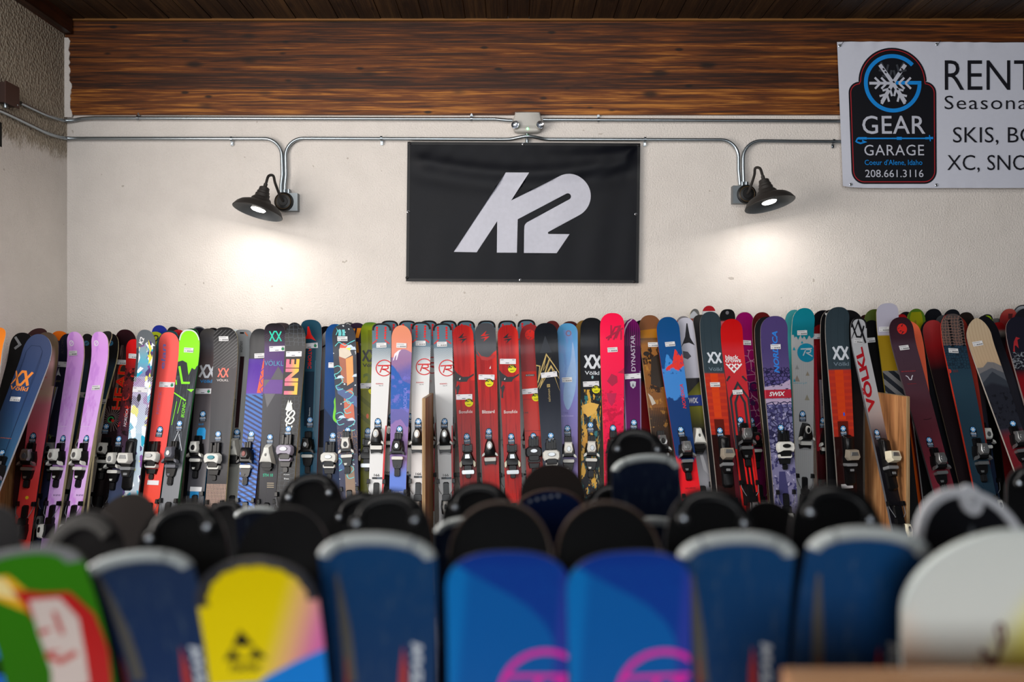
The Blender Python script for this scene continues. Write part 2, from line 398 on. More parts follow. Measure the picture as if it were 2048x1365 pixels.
# ---------------------------------------------------------------- black banner
def grommet(t, p, dark=False, hook=False):
    b = B(); M = Matrix.Translation(p) @ Matrix.Rotation(math.pi / 2, 4, 'X')
    b.lathe([(.010, 0), (.0095, .003), (.007, .004), (.005, .002), (.0045, 0)], mat('#3a3a3e', .35, .9) if dark else CHROME(), M, 20)
    b.lathe([(0, .0015), (.0045, .0015)], mat('#2a2522', .6), M, 12)
    g_ = b.build('grommet', t)
    if hook:
        b = B(); b.tube(smooth([Vector(p) + Vector((0, -.004, 0)), Vector(p) + Vector((.012, -.014, .01)), Vector(p) + Vector((.022, -.006, .022)), Vector(p) + Vector((.026, .01, .026))], 4), .0018, STEEL(), 6); b.build('hook', g_)
def k2():
    d0 = WALL - .034; k = d0 / F
    tl, tr, br, bl = (P(815, 284, d0), P(1280.5, 287, d0), P(1277, 566.5, d0), P(812, 563, d0))
    org = P(1046, 425, d0)
    t = thing('banner', 'black vinyl banner with white two character logo hung mid wall', 'banner', (org.x, WALL - .004, org.z))
    cw, ch = (1840 - 191), (1255 - 263)
    def fold(u, v):          # gentle creases of the vinyl, u right, v down, both 0..1
        e = min(u, 1 - u, v * .7, (1 - v) * .7); ed = min(1, max(0, e / .06))
        sw = math.exp(-((v - .12 - .10 * math.sin(math.pi * u)) / .05) ** 2) * .010
        sw -= math.exp(-((v - .22 - .10 * math.sin(math.pi * u)) / .06) ** 2) * .006
        q = (1 - u); r = 0
        for sl, am, wd in ((.20, .007, .020), (.42, .009, .030), (.70, .006, .03), (1.3, .004, .04)):
            r += am * math.exp(-((v - .02 - sl * q) / (wd + .12 * q)) ** 2) * math.exp(-(q / .42) ** 2) * min(1, q / .04)
        r += .0012 * math.sin(38 * u + 3 * v) * math.exp(-((v - .75) / .4) ** 2) + .003 * math.exp(-((u + v * .3 - .12) / .05) ** 2) * max(0, .6 - v)
        r += .0022 * math.sin(60 * u + 14 * v) * math.exp(-(v / .16) ** 2)
        return ed * (sw + r)
    def pos(cx, cy, off=0.0):
        u = (cx - 191) / cw; v = (cy - 263) / ch
        a = tl.lerp(tr, u); c = bl.lerp(br, u); p = a.lerp(c, v)
        return Vector((p.x - org.x, -.03 - fold(u, v) - off, p.z - org.z))
    A = lambda c, r, a0, a1, n: [(c[0] + r * math.cos(math.radians(a0 + (a1 - a0) * i / n)), c[1] - r * math.sin(math.radians(a0 + (a1 - a0) * i / n))) for i in range(n + 1)]
    logo = [(890, 478), (1055, 478), (930, 675)] + A((1339, 640), 155, 118, -62, 26) + [(1199, 895)] + A((1201, 903), 8, 120, 270, 5) + [(1347, 911), (1257, 1047), (1025, 1047), (1025, 885)] + A((1072, 868), 47, 165, 118, 5) + A((1331, 644), 23, -60, 118, 10) + [(978, 808), (975, 1046), (833, 1046), (833, 822), (690, 1045), (528, 1043)]
    nx, ny = 96, 64
    V = [Vector(p) for p in logo]; E = [(i, (i + 1) % len(logo)) for i in range(len(logo))]
    def inside(x, y):
        r = False
        for i in range(len(logo)):
            (xa, ya), (xb, yb) = logo[i], logo[i - 1]
            if (ya > y) != (yb > y) and x < (xb - xa) * (y - ya) / (yb - ya) + xa: r = not r
        return r
    for i in range(nx + 1):
        for j in range(ny + 1): V.append(Vector((191 + cw * i / nx, 263 + ch * j / ny)))
    vs, es, fs, *_ = delaunay_2d_cdt(V, E, [], 0, 1e-4)
    g = G('black_vinyl'); o = g.obj(); x, y, z = g.sep(o)
    weave = g.m_('MULTIPLY', g.m_('SINE', g.m_('MULTIPLY', x, 1900)), g.m_('SINE', g.m_('MULTIPLY', z, 1900)))
    g.bump(weave, .12, .001); blk = g.fin(g.mix(g.noise(o, 9), lin('#06070d'), lin('#0a0c14')), .4, 0, 0, .13)
    wht = mat('#b7b8c4', .45)
    b = B()
    for flag, m in ((False, blk), (True, wht)):
        b.add([pos(v.x, v.y) for v in vs], [tuple(f) for f in fs if inside(sum(vs[q].x for q in f) / 3, sum(vs[q].y for q in f) / 3) == flag], m, True)
    b.build('banner_cloth', t, None, 60)
    hem = mat('#0c0d11', .5); b = B()
    for (xa, ya), (xb, yb) in (((191, 263), (1840, 263)), ((1840, 263), (1840, 1255)), ((1840, 1255), (191, 1255)), ((191, 1255), (191, 263))):
        n = 60; ring = []
        for i in range(n + 1):
            p = pos(xa + (xb - xa) * i / n, ya + (yb - ya) * i / n)
            nx_, ny_ = (0, 1 if ya < 700 else -1) if ya == yb else (-1 if xa > 700 else 1, 0)
            q = pos(xa + (xb - xa) * i / n + nx_ * 20, ya + (yb - ya) * i / n + ny_ * 20)
            e = Vector((0, .0022, 0)); ring.append([p - e, q - e, q + e, p + e])
        b.loft(ring, hem, True, False)
    b.build('hem', t)
    for gx, gy, dk in ((1012, 273, 0), (203, 760, 0), (1815, 767, 0), (1004, 1240, 0), (207, 273, 1), (1828, 277, 1), (198, 1230, 1), (1808, 1246, 1)):
        grommet(t, pos(gx, gy, .004), dk)
k2()
# ---------------------------------------------------------------- white banner
def shop_banner():
    d0 = WALL - .06; k = d0 / F / 3.066
    org = P(1780, 230, d0)
    t = thing('banner', 'white shop banner with black arched snowflake badge at upper right', 'banner', (org.x, WALL - .03, org.z))
    XE = 3400
    def pos(cx, cy, off=0.0):
        px, py = 1380 + cx / 3.066, 60 + cy / 3.066
        v = min(1, max(0, (cy - 75) / 890))
        dx = (v * 12 * max(0, 1 - (cx - 900) / 700))
        wv = .0028 * math.sin(cx / 24 + math.sin(cx / 90) * 2) * (math.exp(-v / .025) + .5 * math.exp(-(1 - v) / .02)) + .0015 * math.sin(cx / 260 + 1) * v
        p = P(px + dx, py, d0)
        return Vector((p.x - org.x, -.03 - wv - off, p.z - org.z))
    wh = mat('#c6c9d6', .5, 0, 0, .02)
    xs = [902 + 15 * i for i in range(int((XE - 902) / 15) + 1)]; ys = [76 + (970 - 76) * j / 40 for j in range(41)]
    b = B(); n = len(ys)
    edge = lambda x, y: y + (0 if y > 100 else -2 + 3 * math.sin(x / 260)) + (14 * math.exp(-(x - 902) / 60) * -1 if y > 960 else 0)
    b.add([pos(x, edge(x, y)) for x in xs for y in ys], [(i * n + j, i * n + j + 1, (i + 1) * n + j + 1, (i + 1) * n + j) for i in range(len(xs) - 1) for j in range(n - 1)], wh, True)
    lay = [0]
    def poly(pts, m): lay[0] += 1; b.poly(pts, lambda x, y: pos(x, y, .0005 * lay[0] + .002), m)
    def line(pts, wd, m, closed=False):
        lay[0] += 1; v, f = stroke(pts, wd, closed); b.add([pos(x, y, .0005 * lay[0] + .002) for x, y in v], f, m)
    def text(s_, cx, cy, wd, ht, m, bold=0.0, space=1.0):
        lay[0] += 1; v, f = glyphs(s_, bold, 0, space); b.add([pos(cx + a * wd, cy + c * ht, .0005 * min(lay[0], 14) + .002) for a, c in v], f, m)
    A = lambda cx, cy, r, a0, a1, n_: [(cx + r * math.cos(math.radians(a0 + (a1 - a0) * i / n_)), cy - r * math.sin(math.radians(a0 + (a1 - a0) * i / n_))) for i in range(n_ + 1)]
    def badge(i): return A(1236, 322, 212 - i, 2, 178, 30) + A(1030 - 0, 388, 70 - i, 92, 180, 8) + A(1040, 865, 80 - i, 180, 270, 8) + A(1427, 865, 80 - i, 270, 360, 8) + A(1437, 388, 70 - i, 0, 88, 8)
    blk, bl, red, sil, gry = mat('#0e0f16', .45), mat('#1484d6', .45), mat('#a8242c', .45), mat('#b9bcc9', .45), mat('#3a3d44', .45)
    poly(badge(0), blk); line(badge(13), 5, red, True)
    line(A(1236, 328, 167, 42, 358, 60) , 24, bl); line([(1252, 325), (1414, 325)], 22, bl)
    base = lay[0]
    for a in (0, 60, 120, 180, 240, 300):
        ca, sa = math.cos(math.radians(a)), math.sin(math.radians(a)); Rr = lambda x, y: (1236 + x * ca - y * sa, 328 - (x * sa + y * ca))
        m = gry if a in (60, 120) else sil
        if a != 0: line([Rr(8, 0), Rr(146, 0)], 17, m)
        for q in (58, 98):
            line([Rr(q - 20, 0), Rr(q + 14, 34)], 13, m); line([Rr(q - 20, 0), Rr(q + 14, -34)], 13, m)
        lay[0] = base + 2
    lay[0] = base + 5
    line([(1315, 215), (1236, 328), (1165, 445)], 23, sil); line([(1157, 215), (1236, 328), (1310, 445)], 23, sil)
    for p in ((1180, 243), (1192, 262), (1293, 243), (1281, 262), (1240, 322), (1211, 366), (1263, 366)): line([(p[0] - 5, p[1] - 5), (p[0] + 5, p[1] + 5)], 9, blk)
    text('GEAR', 1235, 584, 398, 112, sil, .006, 1.05); text('GARAGE', 1234, 739, 380, 66, sil, .0, 1.08)
    line([(990, 690), (1002, 668), (1055, 668), (1440, 668)], 9, bl); line([(995, 690), (1020, 698), (1052, 690), (1030, 682)], 10, bl); line([(1250, 668), (1282, 668)], 18, bl)
    line([(1430, 668), (1480, 666)], 14, bl); line([(1456, 648), (1462, 686)], 7, bl); line([(1005, 668), (1060, 668)], 15, bl)
    text("Coeur d'Alene, Idaho", 1228, 816, 368, 38, bl, .002); text('208.661.3116', 1232, 882, 374, 46, sil, .002)
    ink = mat('#14141c', .5); lay[0] = 2
    text('RENT', 1838, 278, 556, 181, ink, -.004); text('Seasona', 1812, 446, 508, 84, ink, -.004, 1.1); text('SKIS, BO', 1868, 652, 516, 110, ink, -.004); text('XC, SNOW', 1890, 822, 632, 108, ink, -.004)
    b.build('banner_cloth', t, None, 60)
    for gx, gy, hk in ((916, 97, 1), (1513, 89, 1), (2110, 90, 1), (1505, 952, 0), (952, 948, 0), (2080, 952, 0)): grommet(t, pos(gx, gy, .003), False, bool(hk))
shop_banner()
# ---------------------------------------------------------------- skis: materials
def topmat(name, stops, interp, warp, ov, rough, coat, ty):
    g = G(name); uv = g.n('ShaderNodeUVMap', uv_map='UVMap').outputs[0]; u, v, _ = g.sep(uv)
    nn = g.n('ShaderNodeUVMap', uv_map='Across').outputs[0]; nu, _, _ = g.sep(nn)
    vv = v
    if warp:
        am, su, sv = warp[:3]
        nz = g.noise(g.xyz(g.m_('DIVIDE', u, su), g.m_('DIVIDE', v, sv), ty * .37), 1, 4, .6)
        vv = g.m_('ADD', v, g.m_('MULTIPLY', g.m_('SUBTRACT', nz, .5), am * 2))
    col = g.ramp(g.m_('DIVIDE', vv, 460.0), [((a - ty) / 460.0, c) for a, c in stops], interp)
    for q in ov:
        kind, c = q[0], lin(q[1])
        if kind == 'n':        # blotches su, sv, lo, hi [, y0, y1, opacity]
            su, sv, lo, hi = q[2:6]; f = g.step(g.noise(g.xyz(g.m_('DIVIDE', u, su), g.m_('DIVIDE', v, sv), ty * .7 + su), 1, 4, .6), lo, hi); rest = q[6:]
        elif kind == 's':      # stripes angle, period, duty
            an, per, du = q[2:5]; a = math.radians(an)
            f = g.m_('FRACT', g.m_('DIVIDE', g.m_('ADD', g.m_('MULTIPLY', u, math.cos(a)), g.m_('MULTIPLY', v, math.sin(a))), per)); f = g.m_('LESS_THAN', f, du); rest = q[5:]
        elif kind == 'x':      # cell outlines size, thickness
            vo = g.n('ShaderNodeTexVoronoi', feature='DISTANCE_TO_EDGE'); vo.inputs['Randomness'].default_value = q[4] if len(q) > 4 else 0
            g.put(vo.inputs['Vector'], g.xyz(g.m_('DIVIDE', u, q[2]), g.m_('DIVIDE', v, q[2] * .87))); vo.inputs['Scale'].default_value = 1
            f = g.m_('LESS_THAN', vo.outputs['Distance'], q[3]); rest = q[5:]
        elif kind == 'd':      # cells filled at random: size, share
            vo = g.n('ShaderNodeTexVoronoi'); g.put(vo.inputs['Vector'], g.xyz(g.m_('DIVIDE', u, q[2]), g.m_('DIVIDE', v, q[2] * (q[4] if len(q) > 4 else 1.6)), ty)); vo.inputs['Scale'].default_value = 1
            f = g.m_('LESS_THAN', g.sep(vo.outputs['Color'])[0], q[3]); rest = q[5:]
        elif kind == 'e':      # band along both edges from |n| > t
            f = g.m_('GREATER_THAN', g.m_('MULTIPLY', g.m_('ABSOLUTE', nu), 1), q[2]); rest = q[3:]
        elif kind == 'm':      # middle band lo < n < hi
            f = g.m_('MULTIPLY', g.m_('GREATER_THAN', nu, q[2]), g.m_('LESS_THAN', nu, q[3])); rest = q[4:]
        elif kind == 'l':      # linear blend across du, dv from t0 to t1
            f = g.step(g.m_('ADD', g.m_('MULTIPLY', u, q[2]), g.m_('MULTIPLY', g.m_('SUBTRACT', v, 0), q[3])), q[4], q[5]); rest = q[6:]
        elif kind in ('f', 'F'):   # below (f) / above (F) an outline of (u, y) points; soft edge q[3], ragged q[4]
            pts = q[2]; soft, rag = (q[3] if len(q) > 3 else 1), (q[4] if len(q) > 4 else 0)
            r = g.ramp(g.m_('DIVIDE', g.m_('ADD', u, 300.0), 600.0), [((a + 300) / 600, (b - ty) / 600) for a, b in pts])
            y = g.m_('MULTIPLY', r, 600.0)
            if rag: y = g.m_('ADD', y, g.m_('MULTIPLY', g.m_('SUBTRACT', g.noise(g.xyz(g.m_('DIVIDE', u, 5), g.m_('DIVIDE', v, 9)), 1, 4), .5), rag))
            df = g.m_('SUBTRACT', v, y); f = g.step(df if kind == 'f' else g.m_('MULTIPLY', df, -1.0), -soft, soft); rest = q[5:]
        if len(rest) > 1:
            f = g.m_('MULTIPLY', f, g.m_('MULTIPLY', g.m_('GREATER_THAN', v, rest[0] - ty), g.m_('LESS_THAN', v, rest[1] - ty)))
        if len(rest) > 2: f = g.m_('MULTIPLY', f, rest[2])
        col = g.mix(f, col, c)
    wear = g.noise(g.xyz(g.m_('DIVIDE', u, 9), g.m_('DIVIDE', v, 60)), 1, 4)
    return g.fin(col, g.m_('MULTIPLY_ADD', wear, .2, rough - .1), 0, coat, .13)

# ---------------------------------------------------------------- skis: shared small pieces
def prism(b, pts, z0, z1, m, taper=.86, bev=.003):
    """raised block on the ski: outline (x, s) in metres, heights z0..z1 above the surface"""
    cx = sum(p[0] for p in pts) / len(pts); cs = sum(p[1] for p in pts) / len(pts)
    def ring(f, z): return [Vector((cx + (x - cx) * f, -z, -(cs + (s_ - cs) * f))) for x, s_ in pts]
    f1 = 1 - (1 - taper) * .6
    b.loft([ring(1, z0), ring(f1, max(z0, z1 - bev)), ring(taper, z1)], m, True, False)
def rr(x, s0, s1, r=.006):
    return [(-x + r, s0), (x - r, s0), (x, s0 + r), (x, s1 - r), (x - r, s1), (-x + r, s1), (-x, s1 - r), (-x, s0 + r)]
def mirror(p): return [(-a, b_) for a, b_ in reversed(p)]
W_, S_, K_, C_, GY, IV = '#cfcfca', 'silver', '#0c0c0e', 'chrome', '#77797c', '#d3ccb4'
def bm_(c):
    if c == 'silver': return mat('#a8abad', .3, .85)
    if c == 'chrome': return CHROME()
    if c == K_: return mat(K_, .3)
    return mat(c, .35)
_bc = {}
def piece(kind, key, items):
    """cached mesh of prisms / tubes"""
    k = (kind, key)
    if k not in _bc:
        b = B()
        for it in items:
            if it[0] == 't': b.tube([Vector((x, -z, -s_)) for x, s_, z in it[2]], it[3], bm_(it[1]), 8)
            else: prism(b, it[1], it[2], it[3], bm_(it[0]), *(it[4:] or (.84,)))
        o = b.build(kind); _bc[k] = o.data; D.objects.remove(o)
    return _bc[k]
TRI = [(-.013, -.05), (.013, -.05), (.026, .0), (.032, .03), (-.032, .03), (-.026, .0)]
OVAL = [(a, c - .012) for a, c in circ(.013, 14, .019)]
def toe_style(st, c1, c2):
    """returns (toe body items, [(name, items)...] sub-parts)"""
    track = (K_, rr(.02, -.085, -.035), 0, .012, .9)
    ribs = [(K_, [(x - .004, -.083), (x + .004, -.083), (x + .004, -.04), (x - .004, -.04)], .011, .017) for x in (-.013, 0, .013)]
    afd_b = (K_, [(-.03, .062), (.03, .062), (.024, .10), (.016, .112), (-.016, .112), (-.024, .10)], 0, .014, .88)
    tr2 = (K_, rr(.016, .108, .155), 0, .01, .85)
    r2 = [(GY if False else '#1c1c1f', [(x - .003, .112), (x + .003, .112), (x + .003, .15), (x - .003, .15)], .009, .013) for x in (-.008, 0, .008)]
    afd = [('brake_plate', [(c1 if c1 != K_ else W_, rr(.031, .045, .063, .004), .0, .024, .94)])]
    wing = [(.026, .012), (.04, .024), (.043, .04), (.034, .036), (.024, .028)]
    if st == 'A':     # domed toe with windowed cover and side wings
        body = [track] + ribs + [(K_, [(-.028, -.04), (.028, -.04), (.035, .0), (.034, .034), (-.034, .034), (-.035, 0)], 0, .036, .78), afd_b, tr2] + r2
        sub = [('toe_cover', [(c1, [(-.02, -.05), (.02, -.05), (.027, -.005), (.019, .016), (-.019, .016), (-.027, -.005)], .03, .056, .72), (c2, OVAL, .05, .059, .7)]),
               ('toe_wing', [(c1, wing, .016, .04, .8)]), ('toe_wing', [(c1, mirror(wing), .016, .04, .8)])] + afd
        sub.append(('brake_tab', [(c1, [(-.016, .092), (.002, .092), (-.001, .104), (-.013, .104)], .012, .017, .9)]))
    elif st == 'R':   # rental teardrop with ringed oval
        body = [(K_, [(-.012, -.062), (.012, -.062), (.024, -.03), (.033, .02), (.03, .04), (-.03, .04), (-.033, .02), (-.024, -.03)], 0, .042, .72), (K_, [(-.034, .058), (.034, .058), (.03, .085), (.012, .079), (-.012, .079), (-.03, .085)], 0, .012, .9)]
        sub = [('toe_cover', [(c1, [(a, c - .022) for a, c in circ(.0165, 16, .025)], .036, .049, .8), (c2, [(a, c - .02) for a, c in circ(.0095, 14, .017)], .047, .053, .8)]),
               ('toe_wing', [(c1, wing, .014, .036, .8)]), ('toe_wing', [(c1, mirror(wing), .014, .036, .8)]), ('brake_plate', [(c1, rr(.031, .042, .064, .003), 0, .022, .95)])]
    elif st == 'W':   # wide pivot toe
        out = [(-.03, -.03), (.03, -.03), (.044, -.018), (.046, .01), (.038, .028), (.02, .02), (-.02, .02), (-.038, .028), (-.046, .01), (-.044, -.018)]
        body = [(K_, rr(.028, -.075, -.02), 0, .016, .9)] + [(K_, [(x - .006, -.09), (x + .006, -.09), (x + .006, -.03), (x - .006, -.03)], 0, .022) for x in (-.018, .006, .02)] + [(K_, rr(.03, -.02, .05), 0, .03, .85), (K_, [(-.032, .06), (.032, .06), (.026, .09), (-.026, .09)], 0, .014, .85), (K_, rr(.014, .088, .12), 0, .008)]
        sub = [('toe_cover', [(c1, out, .02, .048, .82), (c2, [(a, c - .006) for a, c in circ(.022, 14, .012)], .046, .054, .8)]), ('brake_plate', [(c1, rr(.033, .034, .058, .006), .0, .026, .92), (K_, [(-.026, .044), (.026, .044), (.026, .048), (-.026, .048)], .026, .0272, .95)])]
    elif st == 'G':   # black delta toe with ivory claws
        body = [(K_, rr(.026, -.075, -.03), 0, .014), (K_, [(-.026, -.08), (-.012, -.08), (-.012, -.04), (-.026, -.04)], .012, .02), (K_, [(.012, -.08), (.026, -.08), (.026, -.04), (.012, -.04)], .012, .02), (K_, [(-.018, -.04), (.018, -.04), (.04, .02), (.028, .04), (-.028, .04), (-.04, .02)], 0, .04, .8), (K_, rr(.022, .035, .065), 0, .018), (K_, rr(.014, .07, .108), 0, .016)]
        claw = [(.03, .005), (.042, .02), (.042, .045), (.034, .052), (.028, .035)]
        sub = [('toe_wing', [(IV, claw, .008, .04, .8)]), ('toe_wing', [(IV, mirror(claw), .008, .04, .8)]), ('toe_cover', [(c2, [(-.012, -.026), (.012, -.026), (.016, .002), (-.016, .002)], .036, .044, .8)]), ('brake_plate', [('silver', rr(.034, .062, .085, .004), 0, .024, .92)])]
    elif st == 'D':   # tall one-piece delta
        out = [(-.016, -.075), (.016, -.075), (.022, -.04), (.034, 0), (.042, .035), (.03, .03), (-.03, .03), (-.042, .035), (-.034, 0), (-.022, -.04)]
        body = [(K_, rr(.03, .0, .055), 0, .03, .85), (K_, rr(.024, .055, .07), 0, .02, .8)]
        sub = [('toe_cover', [(c1, out, .004, .05, .55), (c2, [(a, c - .02) for a, c in circ(.009, 12, .014)], .04, .05, .7)]), ('brake_plate', [(K_, rr(.03, .04, .06), 0, .026, .9)])]
    else:             # 'P' plated system toe on a long rail
        body = [(K_, rr(.027, -.11, .17, .01), 0, .012, .92), (K_, rr(.022, -.1, .0), .01, .026, .8), (K_, rr(.03, .0, .05), 0, .034, .8), (K_, [(-.03, .062), (.03, .062), (.02, .10), (-.02, .10)], 0, .03, .85), (GY, rr(.012, .075, .09, .002), .028, .032)]
        sub = [('toe_cover', [(c1, [(-.03, -.03), (.028, -.03), (.036, .012), (.024, .03), (-.024, .03), (-.036, .012)], .032, .066, .8), (c2, [(-.017, -.018), (.016, -.018), (.022, .004), (-.022, .004)], .062, .069, .85)]), ('brake_plate', [(GY, rr(.031, .044, .062, .004), 0, .036, .92)])]
    return body, sub
def heel_style(c1):
    body = [(K_, rr(.017, -.02, .06), 0, .012, .85), (K_, rr(.024, .05, .10), 0, .02, .9), (K_, [(-.028, .085), (.028, .085), (.032, .12), (.026, .17), (-.026, .17), (-.032, .12)], 0, .055, .75)]
    lever = [(c1, [(-.014, .09), (.014, .09), (.019, .13), (.012, .168), (-.012, .168), (-.019, .13)], .05, .068, .75), (K_, rr(.007, .105, .14), .066, .072)]
    arm = lambda sx: [('t', '#6a6d72', [(sx * .026, .05, .018), (sx * .038, .03, .02), (sx * .046, .0, .012), (sx * .047, -.015, .01)], .0018), (K_, [(sx * .044 - .008, -.04), (sx * .044 + .008, -.04), (sx * .044 + .01, -.012), (sx * .044 - .01, -.012)], .002, .02, .8)]
    return body, lever, arm
# stickers
def stick(kind):
    if kind not in _bc:
        b = B(); k = .0031
        def bx(x, y, w_, h_, c, z=.0006): b.box((x * k, -z, -y * k), (w_ * k, .0008, h_ * k), mat(c, .5, 0, 0, .01))
        if kind == 'b':
            bx(0, 0, 20, 9.5, '#d6d6d8'); bx(-2, -2.4, 14, 1.1, '#9a9aa2', .0014)
            for i in range(9): bx(-3 + i * 1.4, 2, .8 if i % 3 else .4, 2.4, '#2c2c34', .0014)
            bx(-7, 2, 3.6, 1.0, '#8e8e98', .0014)
        elif kind[0] == 'l':
            bx(0, 0, 32, 10.5, '#d4d4da'); bx(-11.5, -3, 6, .9, '#55555f', .0014); bx(11, -3, 5, .9, '#55555f', .0014); bx(-1, 3, 7, 1.2, '#4a4a55', .0014)
            if kind == 'lg': b.add([(x * k + 11 * k, -.0016, -y * k - .8 * k) for x, y in circ(3, 16)], [tuple(range(16))], mat('#157a4c', .5))
        elif kind == 's':
            b.add([(x * k, -.0006, -y * k) for x, y in circ(8.3, 28)], [tuple(range(28))], mat('#d8d200', .5))
            b.add([(x * k, -.0012, -y * k) for x, y in [(8.1 * math.cos(a), -8.1 * math.sin(a)) for a in (math.radians(8 + 164 * i / 14) for i in range(15))]], [tuple(range(15))], mat('#16160e', .5))
            for s_, x, y, w_, h_, c in (('Sale', 0, -5.2, 7, 3, '#d8d200'), ('ONLY', 0, 3.6, 9, 2.2, '#16160e')):
                v, f = glyphs(s_, .02); b.add([((x + a * w_) * k, -.0018, -(y + c2 * h_) * k) for a, c2 in v], f, mat(c, .5))
            bx(2, -1.8, 6, 2.4, '#d8d200', .0016); bx(-4.5, -1.8, 4, 1.6, '#b8b300', .0016)
        elif kind == 'g':
            pts = [(-6.3, 11), (6.3, 11), (7, 10), (7, -3)] + [(6.4 * math.cos(a), -3 - 8.4 * math.sin(a)) for a in (math.pi * i / 12 for i in range(13))] + [(-7, -3), (-7, 10)]
            b.poly(pts, lambda x, y: (x * k, -.0007, -y * k), mat('#10151f', .4))
            b.add([(x * k, -.0012, -(y - 4.4) * k) for x, y in circ(5.4, 20)], [tuple(range(20))], mat('#2c86c8', .4))
            for a in (0, 60, 120):
                v, f = stroke([(-4.6 * math.cos(math.radians(a)), -4.6 * math.sin(math.radians(a))), (4.6 * math.cos(math.radians(a)), 4.6 * math.sin(math.radians(a)))], 1.5)
                b.add([(x * k, -.0017 - a * 2e-6, -(y - 4.4) * k) for x, y in v], f, mat('#dfe6ee', .4))
            v, f = glyphs('GEAR', .015); b.add([(a * 11.6 * k, -.0014, -(3.6 + c * 3.6) * k) for a, c in v], f, mat('#cfd6e2', .4))
            v, f = glyphs('GARAGE', .0); b.add([(a * 9.4 * k, -.0014, -(7 + c * 1.9) * k) for a, c in v], f, mat('#aab4c4', .4)); bx(0, 9.4, 10, .9, '#8a94a4', .0014); bx(0, 5.9, 12, .5, '#2c86c8', .0013)
        elif kind == 'w': bx(0, 0, 24, 9, '#dcdce0')
        o = b.build('sticker'); _bc[kind] = o.data; D.objects.remove(o)
    return _bc[kind]
STN = {'b': 'price_sticker', 'l': 'price_sticker', 'lg': 'price_sticker', 's': 'sale_sticker', 'g': 'shop_sticker', 'w': 'blank_sticker'}

# ---------------------------------------------------------------- skis: builder
def volkl(x, y, sz, c, wd=.27):
    w2, h2 = sz, sz * .82
    return [('L', x, y, [(-w2, -h2), (-w2 * .16, h2 * .97), (w2 * .20, h2 * .97), (w2, -h2)], sz * wd, c), ('L', x, y, [(-w2, h2), (-w2 * .2, -h2 * .97), (w2 * .16, -h2 * .97), (w2, h2)], sz * wd, c)]
def bolt(x, y, r, cr, cb):
    out = [('C', x, y, r, cr)] if cr else []
    return out + [('P', x, y, [(-r * .9, r * -.02), (r * .35, -r * 1.0), (-.05 * r, -r * .25), (r * .95, -r * .3), (-r * .1, r * .0)], cb), ('P', x, y, [(r * .9, r * .12), (-r * .35, r * 1.1), (.05 * r, r * .4), (-r * .95, r * .45), (r * .1, r * .12)], cb)]
_reg = {}
NSKI = [0]
